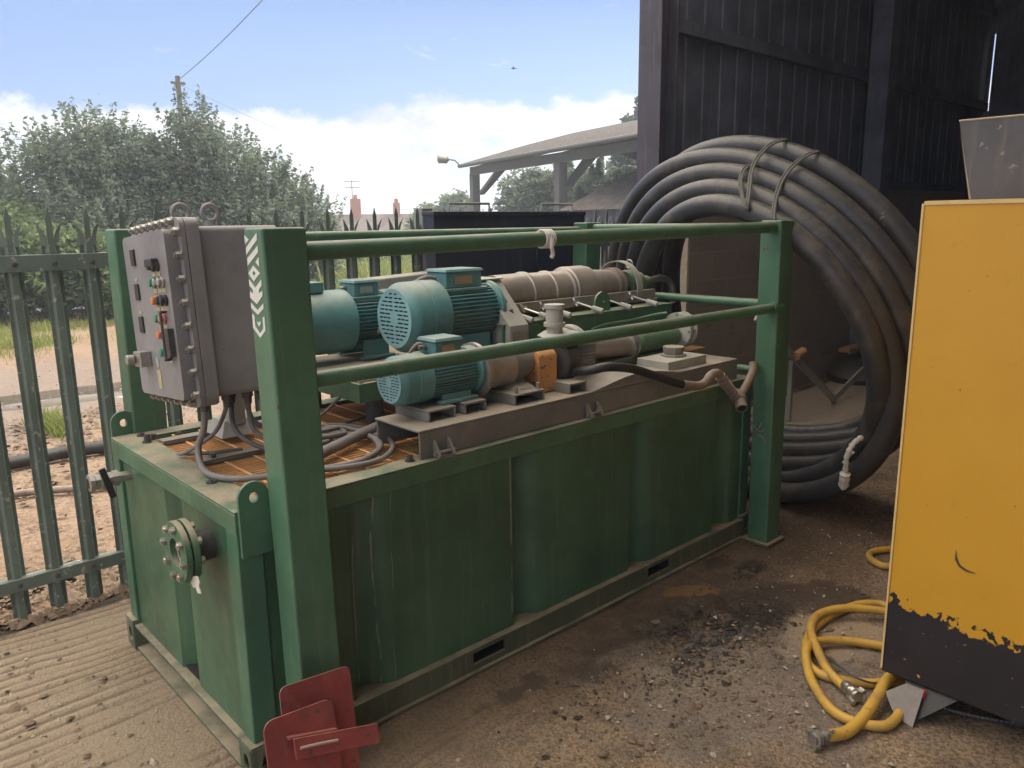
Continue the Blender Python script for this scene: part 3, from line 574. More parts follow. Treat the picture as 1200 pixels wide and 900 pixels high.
cable([(.12, .46, 1.03), (.115, .47, .96), (.10, .49, .90), (.085, .44, .855), (.075, .34, .846), (.12, .24, .846), (.24, .17, .85), (.42, .12, .85), (.52, .14, .85), (.62, .22, .85), (.66, .34, .85), (.60, .46, .85), (.47, .42, .85), (.36, .30, .85)], .0105, 'thickest black cable drooping from the panel front corner over the rim')
cable([(.20, .47, 1.03), (.17, .52, .93), (.10, .60, .86), (.09, .64, .848), (.17, .58, .846), (.27, .55, .846)], .007, 'thin dark cable bent in a sharp V on the grating', group=None)
for i, (x, y, q) in enumerate(((.235, .52, .0), (.27, .47, .03), (.33, .50, .06), (.30, .56, .09))):
    cable([(x, y, 1.03), (x-.02+q*.3, y-.06, .94), (x+.05+q, y-.12, .875+q*.2), (x+.18+q, y-.12, .86+q*.25), (x+.32, y-.05+q, .85), (.75, .32+q, .845)], .0085, 'black cable looping down from the panel underside behind the near post', group=GRP)
# coiled cable and conduit on the grating
cable([(.30, .16, .85), (.40, .10, .85), (.53, .09, .85), (.65, .19, .85), (.715, .36, .85), (.69, .52, .852), (.58, .57, .865), (.46, .54, .87), (.36, .48, .865)], .0095, 'grey cable lying in the wider loop beside the sled', group=None)
cable([(.32, .18, .845), (.42, .13, .845), (.54, .15, .845), (.63, .25, .847), (.66, .38, .855), (.62, .50, .865), (.50, .50, .868), (.38, .42, .86)], .0095, 'grey cable lying in the tighter loop beside the sled')
cable([(.33, .22, .862), (.45, .275, .862), (.60, .35, .862), (.78, .44, .862)], .020, 'thick dusty conduit lying straight across the grating', name='conduit', cat='conduit')
cable([(.55, .80, .845), (.62, .74, .845), (.66, .70, .87), (.70, .66, .92), (.72, .62, .96)], .006, 'thin pale wire rising from grating to the motor platform')
cable([(.50, .66, .845), (.62, .62, .845), (.74, .60, .85), (.83, .62, .86), (.86, .66, .90)], .006, 'thin wire curving under the motor platform edge')

# ------------------------------------------------------------ motor platform (under the big motors and centrifuge)
mp = thing('machine_frame', 'green base frame carrying the centrifuge and big motors above the tank', 'frame', (1.6, .75, .83))
link('deck_plate', G().box(.69, 1.42, .45, 1.06, 1.028, 1.038), 'deck', mp, .002)
g = G(); g.box(.68, .692, .44, 1.07, .955, 1.027); g.box(.693, 2.62, .44, .452, .955, 1.027); g.box(.693, 2.62, 1.058, 1.07, .955, 1.027); link('deck_frame', g, 'green_dusty', mp, .002)
for x in (.78, 1.35, 1.95, 2.48):
    for y in (.50, .98):
        g = G(); g.cyl((x, y, .834), (x, y, .954), .035); link('rubber_mount', g, 'steel_dark', mp)
def beam(y0, y1, nm='base_beam'):
    g = G(); g.box(1.40, 2.60, y0, y0+.01, 1.04, 1.169); g.box(1.40, 2.60, y1-.01, y1, 1.04, 1.169); g.box(1.40, 2.60, y0-.006, y1, 1.1695, 1.178); g.box(2.59, 2.6, y0+.0105, y1-.0105, 1.04, 1.169); return link(nm, g, 'green', mp, .002)
beam(.45, .54); beam(.86, .95)
link('cross_beam', G().box(2.50, 2.585, .5405, .8595, 1.06, 1.165), 'green', mp, .003)
link('cross_beam', G().box(1.42, 1.50, .5405, .8595, 1.06, 1.165), 'green', mp, .003)
link('lifting_lug', G().prism([[(2.02, 1.178), (2.13, 1.178)]+circ(2.075, 1.215, .055, 13, 0, PI), circ(2.085, 1.225, .008, 10)[::-1]], XZ, .475, .487), 'green', mp, .001)
link('chute_plate', G().hexa([(1.53, .435, .96), (1.60, .435, .96), (1.60, .445, .96), (1.53, .445, .96)], [(1.53, .435, 1.16), (1.60, .435, 1.16), (1.60, .445, 1.16), (1.53, .445, 1.16)]), 'green', mp)

# ------------------------------------------------------------ centrifuge
ce = thing('decanter_centrifuge', 'long brown dusty ribbed centrifuge housing on the green base frame', 'centrifuge', (2.0, .70, 1.18))
AY, AZ = .70, 1.268
g = G(); g.lathe([(0, .03), (.0, .098), (.18, .100), (.185, .106), (.20, .106), (.205, .097), (.33, .097), (.335, .103), (.35, .103), (.355, .097), (.45, .097), (.455, .108), (.47, .108), (.475, .116), (.60, .116), (.61, .111), (.63, .111), (.64, .094), (.83, .082), (.835, .03)], (1.56, AY, AZ), (1, 0, 0), 40)
link('bowl_housing', g, 'cowl_brown', ce, ang=25)
g = G(); g.lathe([(0, .05), (0, .094), (.02, .094), (.022, .078), (.035, .078), (.037, .094), (.055, .094), (.055, .05)], (2.37, AY, AZ), (1, 0, 0), 32); link('end_flange', g, 'cowl_brown', ce, ang=25)
g = G(); g.lathe([(0, .04), (.0, .055), (.03, .06), (.06, .05), (.1, .045)], (2.425, AY, AZ), (1, 0, 0), 12); link('coupling', g, 'rust', ce)
a = np.linspace(-.25, PI+.25, 30); g = G(); ho = [(AY+.148*math.cos(t), AZ-.02+.148*math.sin(t)) for t in a]; hi = [(AY+.143*math.cos(t), AZ-.02+.143*math.sin(t)) for t in a[::-1]]
g.prism([ho+hi], YZ, 2.44, 2.485); link('hoop_guard', g, 'guard', ce)
g = G(); g.lathe([(0, .03), (0, .075), (.015, .08), (.06, .08), (.065, .07), (.12, .068), (.13, .045), (.20, .042), (.205, .02)], (2.50, AY, AZ-.005), (1, 0, 0), 28); link('gearbox', g, 'green_dusty', ce, ang=25)
g = G(); g.tube([(2.55, AY+.022*math.cos(t), AZ+.105+.022*math.sin(t)) for t in np.linspace(0, 2*PI, 18, endpoint=False)], .0045, 8, closed=True); g.cyl((2.55, AY, AZ+.07), (2.55, AY, AZ+.085), .008); link('eye_bolt', g, 'steel', ce)
link('feed_pipe', G().tube(smooth([(2.69, AY, AZ-.005), (2.76, AY, AZ+.01), (2.84, AY, AZ+.015), (2.90, AY-.01, AZ-.01), (2.92, AY-.02, AZ-.06), (2.925, AY-.02, AZ-.13)], 6), .019, 12), 'steel', ce)
g = G(); g.box(1.52, 2.60, .56, .58, 1.20, 1.245); g.box(1.52, 2.60, .5595, .84, 1.1985, 1.2035); g.box(1.52, 2.60, .82, .84, 1.204, 1.245); link('housing_tray', g, 'cowl_brown', ce, .002)
g = G(); g.box(2.36, 2.62, .56, .86, 1.185, 1.198); link('bearing_bed', g, 'guard', ce, .002)
for x in (1.5, 1.615, 1.74, 1.965, 2.175, 2.385):
    g = G(); g.cyl((x, .545, 1.222), (x+.035, .475, 1.199), .0045, n=8); g.cyl((x-.015, .55, 1.222), (x+.02, .55, 1.222), .011, n=6); g.cyl((x-.005, .535, 1.205), (x-.005, .56, 1.24), .007, n=8); c = link('clamp_handle', g, 'steel_bright', ce)
    link('grip', G().lathe([(0, .008), (.004, .0125), (.058, .0145), (.062, .01)], (x+.033, .478, 1.20), (.35, -1, -.32), 8), 'guard', c)
# belt guard
bg_ = [( .86, 1.02), (.42, 1.02), (.42, 1.17), (.60, 1.355), (.86, 1.355)]
g = G(); g.prism([bg_], YZ, 1.415, 1.525); bgd = link('belt_guard', g, 'guard', ce, .003)
link('belt_guard_flange', G().box(1.37, 1.53, .585, .86, 1.3565, 1.362), 'guard', ce, .001)
for t in (.25, .45, .68):
    y = .60-.18*t; z = 1.355-.185*t; g = G(); g.prism([[(1.465, 0), (1.485, .004), (1.478, -.012)]], lambda u, v, d: (u, y-.002*d+v*.97, z+v+.002*d), -1, 1.5); link('arrow_mark', g, 'black', bgd)
link('rating_plate', G().box(1.435, 1.505, .4155, .4185, 1.085, 1.145), 'steel', bgd)

# ------------------------------------------------------------ motors
def motor(name, label, x0, y, z, rc, lc, rb, lb, box, mt='teal', shaft=True, grille=True, foot_z=None, group=None):
    t = thing(name, label, 'electric motor', (x0+lc+lb/2, y, foot_z if foot_z else z-rb), group)
    g = G(); g.lathe([(0.0, rc*.80), (.004, rc*.84), (lc*.16, rc*.985), (lc*.22, rc), (lc*.55, rc), (lc*.56, rc*1.012), (lc, rc*1.012), (lc, rb*.7)], (x0, y, z), (1, 0, 0), 44, caps=False); cw = link('fan_cowl', g, mt, t, ang=30)
    sl = []; R0 = rc*.80; n = 13
    for i in range(n):
        zz = z+R0*.86*(i-(n-1)/2)/((n-1)/2); w = math.sqrt(max(R0*R0*.80-(zz-z)**2, 0)); h = R0*.028
        if w < R0*.12: continue
        inner = R0*.20 if abs(zz-z) < R0*.22 else R0*.035
        cells = 4
        for sgn in (-1, 1):
            a, b = inner, w
            k = max(1, int((b-a)/(R0*.23)))
            for j in range(k):
                p = a+(b-a)*j/k+R0*.02; q2 = a+(b-a)*(j+1)/k-R0*.02
                if q2-p > .004: sl.append(sorted((sgn*p, sgn*q2))+[zz, h])
    holes = [[(y+a, zz-h), (y+a, zz+h), (y+b, zz+h), (y+b, zz-h)] for a, b, zz, h in sl]
    g = G(); g.prism([circ(y, z, rc*.835, 40)]+holes, YZ, x0-.0015, x0+.0015); link('fan_grille', g, 'teal_light', t, ang=30)
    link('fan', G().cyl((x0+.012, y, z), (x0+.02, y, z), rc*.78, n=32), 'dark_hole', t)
    fins = 44; poly = []
    for i in range(fins):
        a = 2*PI*i/fins
        for da, r in ((-.42, .86), (-.16, .87), (-.12, 1.0), (.12, 1.0), (.16, .87)): poly.append((y+rb*r*math.cos(a+da*2*PI/fins*1.0), z+rb*r*math.sin(a+da*2*PI/fins*1.0)))
    link('finned_body', G().prism([poly], YZ, x0+lc-.004, x0+lc+lb), mt, t, ang=40)
    g = G(); g.lathe([(0, rb*.9), (0, rb*1.0), (.012, rb*1.0), (.018, rb*1.06), (.035, rb*1.06), (.036, rb*.5)], (x0+lc+lb, y, z), (1, 0, 0), 36); link('end_shield', g, mt, t)
    bx, by, bh = box; cx = x0+lc+lb*.45; zb = z+rb*.90
    tb = link('terminal_box', G().box(cx-bx/2, cx+bx/2, y-by/2, y+by/2, zb, zb+bh), mt, t, .005)
    g = G(); g.hexa([(cx-bx/2-.007, y-by/2-.007, zb+bh+.0005), (cx+bx/2+.007, y-by/2-.007, zb+bh+.0005), (cx+bx/2+.007, y+by/2+.007, zb+bh+.0005), (cx-bx/2-.007, y+by/2+.007, zb+bh+.0005)],
                    [(cx-bx/2, y-by/2, zb+bh+.012), (cx+bx/2, y-by/2, zb+bh+.012), (cx+bx/2, y+by/2, zb+bh+.012), (cx-bx/2, y+by/2, zb+bh+.012)]); link('box_lid', g, mt, tb, .002)
    g = G(); g.box(cx-bx*.62, cx+bx*.62, y-by*.62, y+by*.62, z+rb*.78, zb-.0005); link('box_collar', g, mt, t, .004)
    g = G(); g.lathe([(0, .011), (.012, .011), (.012, .008), (.03, .007)], (cx-bx/2, y+.01, zb+bh*.6), (-1, 0, 0), 8); link('cable_gland', g, 'steel', tb)
    link('rating_plate', G().box(cx-bx*.28, cx+bx*.22, y-by/2-.003, y-by/2-.0005, zb+bh*.25, zb+bh*.75), 'steel', tb)
    fz = foot_z if foot_z else z-rb*1.08
    for sy in (-1, 1):
        g = G(); g.box(x0+lc+lb*.12, x0+lc+lb*.95, y+sy*rb*.88-.018, y+sy*rb*.88+.018, fz, fz+.012)
        g.box(x0+lc+lb*.2, x0+lc+lb*.85, y+sy*rb*.80-.006, y+sy*rb*.80+.006, fz+.012, z-rb*.72)
        link('foot', g, mt, t, .002)
    return t, cx, zb+bh*.6
m1, cx, cz = motor('electric_motor', 'largest blue-green motor with round slotted fan cover beside the grey belt guard', .955, .60, 1.232, .142, .19, .118, .27, (.19, .13, .066), foot_z=1.045)
cable([(cx-.10, .61, cz), (cx-.14, .62, cz+.005), (cx-.19, .66, cz-.03), (cx-.25, .72, cz-.10), (cx-.28, .76, cz-.22)], .010, 'dark cable curving out of the largest motor terminal box')
m2, cx, cz = motor('electric_motor', 'blue-green motor seen side-on beyond the near post, cowl half hidden', .60, .90, 1.205, .130, .30, .112, .19, (.12, .12, .055), foot_z=1.045)
g = G(); g.box(.70, .79, .85, .95, 1.332, 1.375); link('cowl_box', g, 'teal', m2, .004)
m3, cx, cz = motor('electric_motor', 'smallest blue-green motor on the grey sled driving the pump', .665, .22, 1.068, .088, .135, .083, .20, (.115, .10, .050), foot_z=.975)
cable([(cx-.06, .23, cz), (cx-.085, .24, cz+.01), (cx-.11, .26, cz-.03), (cx-.10, .28, cz-.08), (cx-.07, .29, cz-.12)], .007, 'thin cable looping from the smallest motor terminal box')
g = G(); g.tube([(.93, .16+.0*t, 1.0) for t in (0,)], .01) if False else None
cable([(.87, .46, 1.12), (.865, .47, 1.07), (.86, .475, 1.042)], .006, 'short upright wire entering the platform below the largest motor', mt='guard')

# ------------------------------------------------------------ grey sled with the near pump
sd_ = thing('pump_sled', 'dusty grey channel sled along the near tank rim under the pump', 'sled', (1.6, .16, .834))
g = G(); g.box(.65, 2.56, .030, .040, .8345, .925); g.box(.65, 2.56, .280, .290, .8345, .925); g.box(.645, 2.56, .028, .292, .9255, .934); link('channel', g, 'sled', sd_, .003)
link('end_plate', G().box(2.5605, 2.568, .03, .29, .8345, .934), 'sled', sd_, .002)
for x0, x1, y0, y1, z1 in ((.74, .86, .10, .30, .974), (.90, 1.0, .10, .30, .974), (1.115, 1.27, .07, .30, .975), (1.40, 1.50, .06, .28, .975)):
    g = G(); g.box(x0, x1, y0, y1, z1-.008, z1); g.box(x0, x0+.008, y0, y1, .9345, z1-.0085); g.box(x1-.008, x1, y0, y1, .9345, z1-.0085); link('mounting_channel', g, 'sled', sd_, .002)
# bulged cover plate along the far half
g = G(); n = 14
for i in range(n):
    a0, a1 = i/n, (i+1)/n; f = lambda a: .9345+.035*math.sin(PI*a)**1.3; x0, x1 = 1.50+.60*a0, 1.50+.60*a1
    g.add([(x0, .03, f(a0)), (x1, .03, f(a1)), (x1, .26, f(a1)+.012*math.sin(PI*a1)), (x0, .26, f(a0)+.012*math.sin(PI*a0)), (x0, .03, .9342), (x1, .03, .9342), (x0, .26, .9342), (x1, .26, .9342)], [(0, 1, 2, 3), (0, 4, 5, 1), (2, 7, 6, 3)])
link('buckled_cover', g, 'sled', sd_, ang=40)
for xs in ((.70, .76), (1.46, 1.52)):
    for x in xs:
        g = G(); g.prism([[(.028, .835), (-.004, .836), (-.012, .845), (.020, .892), (.028, .892)]], lambda u, v, d: (d, u, v), x, x+.007); link('tie_down_lug', g, 'sled', sd_)
    x = (xs[0]+xs[1])/2; g = G(); g.cyl((xs[0]-.01, .008, .852), (xs[1]+.02, .008, .852), .006, n=8); link('lug_pin', g, 'rust', sd_)
g = G(); g.box(2.06, 2.36, .07, .25, .9345, .975); link('terminal_block', g, 'guard', sd_, .003)
g = G(); g.lathe([(0, .05), (0, .06), (.008, .06), (.01, .045), (.045, .052), (.048, .035)], (2.22, .16, .9755), (0, 0, 1), 8); link('cap', g, 'sled', sd_)
pu = thing('pump', 'dirty brown pump with ribbed rubber joint on the grey sled', 'pump', (1.4, .22, .95))
PY, PZ = .22, 1.06
g = G(); g.lathe([(0, .05), (0, .105), (.016, .105), (.018, .088), (.05, .083), (.13, .078), (.15, .085), (.16, .085), (.162, .06)], (1.035, PY, PZ), (1, 0, 0), 32); link('bell_housing', g, 'cowl_brown', pu, ang=30)
g = G(); g.lathe([(0, .05), (0, .07), (.03, .075), (.10, .06), (.13, .045), (.14, .04)], (1.20, PY, PZ), (1, 0, 0), 24); g.box(1.215, 1.265, PY-.045, PY+.045, .985, PZ); g.hexa([(1.16, PY-.10, .976), (1.27, PY-.10, .976), (1.27, PY+.1, .976), (1.16, PY+.1, .976)], [(1.2, PY-.04, 1.0), (1.26, PY-.04, 1.0), (1.26, PY+.04, 1.0), (1.2, PY+.04, 1.0)]); link('bearing_bracket', g, 'sled', pu, .002)
for x in (1.14, 1.255):
    g = G(); g.cyl((x, .09, .976), (x, .09, 1.0), .008, n=6); link('bolt', g, 'steel', pu)
g = G(); a = np.linspace(0, PI, 15); ow = [(.145, .938), (.295, .938)]+[(.22+.075*math.cos(t), 1.075+.04*math.sin(t)) for t in a]; g.prism([ow], YZ, 1.315, 1.415); link('coupling_guard', g, 'orange', pu, .002)
g = G(); g.lathe([(0, .04), (0, .088), (.02, .10), (.085, .10), (.10, .085), (.12, .06)], (1.445, PY, PZ-.01), (1, 0, 0), 32); g.hexa([(1.45, PY-.07, .976), (1.55, PY-.07, .976), (1.55, PY+.07, .976), (1.45, PY+.07, .976)], [(1.46, PY-.04, 1.03), (1.54, PY-.04, 1.03), (1.54, PY+.04, 1.03), (1.46, PY+.04, 1.03)]); link('pump_casing', g, 'steel_dark', pu, ang=30)
g = G(); g.lathe([(0, .034), (.10, .034), (.10, .045), (.115, .045), (.115, .036), (.17, .036), (.175, .042), (.19, .042)], (1.50, PY+.02, 1.08), (0, 0, 1), 26); link('discharge_pipe', g, 'guard', pu, ang=30)
g = G()
prf = [(0, .05), (.0, .062), (.015, .062), (.016, .046)]
for i in range(8): prf += [(.02+i*.014, .046), (.027+i*.014, .058)]
prf += [(.135, .046), (.136, .062), (.15, .062), (.15, .05)]
g.lathe(prf, (1.675, PY+.02, .955), (0, .0, 1), 26); link('rubber_bellows', g, 'guard', pu, ang=40)
g = G()
for x in (1.60, 1.622): g.tube([(x, PY+.04+.085*math.cos(t), 1.105+.06*math.sin(t)) for t in np.linspace(.0, PI, 20)], .009, 8)
link('clamp_band', g, 'guard', pu)
g = G(); g.hexa([(1.43, .12, 1.118), (1.62, .14, 1.13), (1.60, .30, 1.15), (1.45, .30, 1.14)], [(1.45, .15, 1.145), (1.58, .17, 1.152), (1.57, .28, 1.168), (1.48, .28, 1.16)]); link('casing_cover', g, 'guard', pu, .004)
# second, farther pump
pf = thing('progressive_pump', 'beige and green screw pump lying behind the rubber hose', 'pump', (2.1, .36, .93))
link('stator_tube', G().cyl((1.73, .35, 1.045), (2.10, .35, 1.02), .052, n=26), 'cowl_brown', pf)
g = G(); g.lathe([(0, .03), (0, .066), (.016, .066), (.016, .04), (.03, .04), (.03, .066), (.046, .066), (.046, .03)], (2.09, .35, 1.02), (1, 0, -.06), 22); link('flange', g, 'steel', pf, ang=25)
link('drive_housing', G().lathe([(0, .045), (.02, .058), (.30, .058), (.32, .05)], (2.14, .34, 1.03), (1, 0, 0), 26), 'green_dusty', pf)
g = G(); g.lathe([(0, .05), (0, .088), (.015, .088), (.018, .075), (.05, .075), (.052, .088), (.065, .088), (.065, .05)], (2.475, .33, 1.057), (1, 0, 0), 30); link('gear_flange', g, 'guard', pf, ang=25)
for k in range(8):
    t = k*PI/4; g = G(); g.cyl((2.468, .33+.078*math.cos(t), 1.057+.078*math.sin(t)), (2.545, .33+.078*math.cos(t), 1.057+.078*math.sin(t)), .006, n=6); link('flange_bolt', g, 'steel', pf)
g = G(); g.box(1.9, 2.5, .30, .40, .945, .968); link('skid_plate', g, 'green_dusty', pf, .002)
link('air_line', G().tube(smooth([(1.95, .44, 1.10), (2.05, .438, 1.115), (2.25, .43, 1.12), (2.42, .41, 1.135), (2.46, .38, 1.14)], 6), .008, 8), 'green', pf)
tag(link('timber_packer', G().box(1.86, 2.72, .31, .40, .915, .944), 'wood', bevel=.003), 'orange-brown timber packer under the screw pump', 'timber')
# black hose with rusty swivel joints over the rim
hs = thing('rubber_hose', 'black rubber hose with rusty jointed metal end hanging over the tank rim', 'hose', (1.9, 0, .93))
link('hose', G().tube(smooth([(1.52, .20, .99), (1.50, .06, 1.015), (1.56, .0, 1.03), (1.68, -.02, 1.01), (1.80, -.03, .97), (1.93, -.04, .925), (2.02, -.05, .895)], 8), .0185, 14), 'black', hs)
link('swivel_pipe', G().tube(smooth([(2.0, -.05, .90), (2.10, -.06, .880), (2.16, -.06, .886), (2.20, -.06, .913), (2.245, -.062, .918), (2.28, -.065, .895), (2.33, -.07, .845), (2.385, -.075, .795)], 6), .020, 14), 'rust', hs)
g = G()
for i in range(7):
    t = i/6; p = Vector((2.27, -.064, .90)).lerp(Vector((2.375, -.075, .80)), t); g.lathe([(0, .020), (.002, .0255), (.010, .0255), (.012, .020)], p, (1, -.1, -.95), 14)
link('coupling_rings', g, 'rust', hs)
link('branch_pipe', G().tube(smooth([(2.57, -.055, .925), (2.555, -.065, .89), (2.51, -.07, .845), (2.45, -.075, .80), (2.40, -.078, .78)], 6), .019, 14), 'rust', hs)
g = G(); g.lathe([(0, .026), (.02, .034), (.05, .034), (.055, .027), (.10, .027), (.10, .0)], (2.43, -.06, .80), (-.55, -.62, -.62), 18, caps=False); link('nozzle', g, 'rust', hs, ang=30)
link('nozzle_bore', G().cyl(Vector((2.43, -.06, .80))+Vector((-.55, -.62, -.62)).normalized()*.07, Vector((2.43, -.06, .80))+Vector((-.55, -.62, -.62)).normalized()*.1008, .021), 'dark_hole', hs)

# ------------------------------------------------------------ navy bin behind the tank
bn = thing('steel_bin', 'large navy blue steel bin standing between tank and palisade fence', 'bin', (2.25, 1.4, 0))
g = G(); g.hexa([(1.70, 1.29, .9), (2.86, 1.29, .9), (2.86, 1.37, .9), (1.70, 1.37, .9)], [(1.675, 1.27, 1.655), (2.82, 1.27, 1.655), (2.82, 1.36, 1.655), (1.675, 1.36, 1.655)]); link('bin_body', g, 'bin', bn, .006)
link('bin_lip', G().box(1.67, 2.825, 1.262, 1.368, 1.640, 1.662), 'bin', bn, .003)
for x in (1.78, 2.8): link('leg', G().box(x-.05, x+.03, 1.30, 1.36, .0, .899), 'bin', bn, .003)
for a, b in ((1.79, 2.07), (2.47, 2.73)):
    g = G(); g.tube([(a, 1.29, 1.66), (a, 1.29, 1.703), (b, 1.29, 1.703), (b, 1.29, 1.66)], .007, 8); link('handle', g, 'galv', bn)
link('hanging_strap', G().tube(smooth([(2.42, 1.262, 1.46), (2.40, 1.258, 1.40), (2.42, 1.26, 1.33), (2.50, 1.262, 1.30)], 6), .006, 8), 'bin', bn)
tag(link('tarpaulin', G().hexa([(1.16, 1.20, 1.26), (1.62, 1.20, 1.26), (1.62, 1.35, 1.26), (1.16, 1.35, 1.26)], [(1.28, 1.22, 1.345), (1.66, 1.22, 1.36), (1.66, 1.33, 1.36), (1.28, 1.33, 1.345)]), 'guard', bevel=.01), 'pale grey sloping cover sheet behind the largest motor', 'cover')

# ------------------------------------------------------------ palisade gate and fence (line y = 1.6)
def pale(x, y, zb, zt, w=.066):
    # W-section upright with a triple pointed, splayed head
    g = G(); t = .003; d = .020; zs = zt-.155
    prof = [(-w/2, 0), (-w*.30, 0), (-w*.17, -d), (w*.17, -d), (w*.30, 0), (w/2, 0)]
    out = [(x+a, y+b) for a, b in prof]+[(x+a, y+b+t) for a, b in reversed(prof)]; g.prism([out], XY, zb, zs)
    c = w*.17; g.add([(x-c, y-d, zs), (x+c, y-d, zs), (x+c, y-d, zt-.045), (x, y-d, zt), (x-c, y-d, zt-.045), (x-c, y-d+t, zs), (x+c, y-d+t, zs), (x+c, y-d+t, zt-.045), (x, y-d+t, zt), (x-c, y-d+t, zt-.045)],
        [(0, 1, 2, 3, 4), (9, 8, 7, 6, 5), (0, 5, 6, 1), (1, 6, 7, 2), (2, 7, 8, 3), (3, 8, 9, 4), (4, 9, 5, 0)])
    for s in (-1, 1):
        a0 = x+s*w*.19; a1 = x+s*w*.5; pts = [(a0, y-d*.8, zs), (a1, y, zs), (a1+s*.002, y-.004, zs+.045), (x+s*(w*.5+.016), y-.016, zs+.098), (x+s*(w*.28+.006), y-.012, zs+.062), (a0, y-d*.8, zs+.03)]
        g.add(pts+[(p[0], p[1]+t, p[2]) for p in pts], [(0, 1, 2, 3, 4, 5), (11, 10, 9, 8, 7, 6)]+[(i, (i+1) % 6, (i+1) % 6+6, i+6) for i in range(6)])
    return g
def angle_rail(x0, x1, y, z0, z1): g = G(); g.box(x0, x1, y, y+.006, z0, z1); g.box(x0, x1, y+.0065, y+.045, z1-.006, z1); return g
gt = thing('palisade_gate', 'green palisade gate of pointed pales hanging beside the tank end', 'gate', (.3, 1.6, 0))
xs = [-.003+.1385*k for k in range(-3, 14)]
for x in xs: link('pale', pale(x+random.uniform(-.003, .003), 1.6, .012+random.uniform(0, .01), 1.692+random.uniform(-.005, .004)), 'fence', gt, ang=25)
link('rail', angle_rail(-.52, 1.80, 1.5685, 1.435, 1.500), 'fence', gt, .002); link('rail', angle_rail(-.52, 1.80, 1.5685, .138, .192), 'fence', gt, .002)
for x in xs:
    for z in (1.465, .165):
        if x < .4: link('rail_bolt', G().lathe([(0, .010), (.004, .009), (.006, .004)], (x, 1.568, z), (0, -1, 0), 10), 'steel_dark', gt)
fc = thing('palisade_fence', 'grey palisade fence continuing behind the navy bin to the barn column', 'fence', (2.8, 1.6, 0))
link('fence_post', G().box(1.825, 1.895, 1.57, 1.65, -.05, 1.685), 'galv', fc, .003)
link('fence_post', G().box(3.80, 3.87, 1.60, 1.68, -.05, 1.685), 'galv', fc, .003)
k = 0; x = 2.0
while x < 3.8: link('pale', pale(x, 1.62, .02, 1.692), 'galv', fc, ang=25); x += .118
link('rail', angle_rail(1.90, 3.79, 1.59, 1.43, 1.495), 'galv', fc, .002); link('rail', angle_rail(1.90, 3.79, 1.59, .14, .20), 'galv', fc, .002)

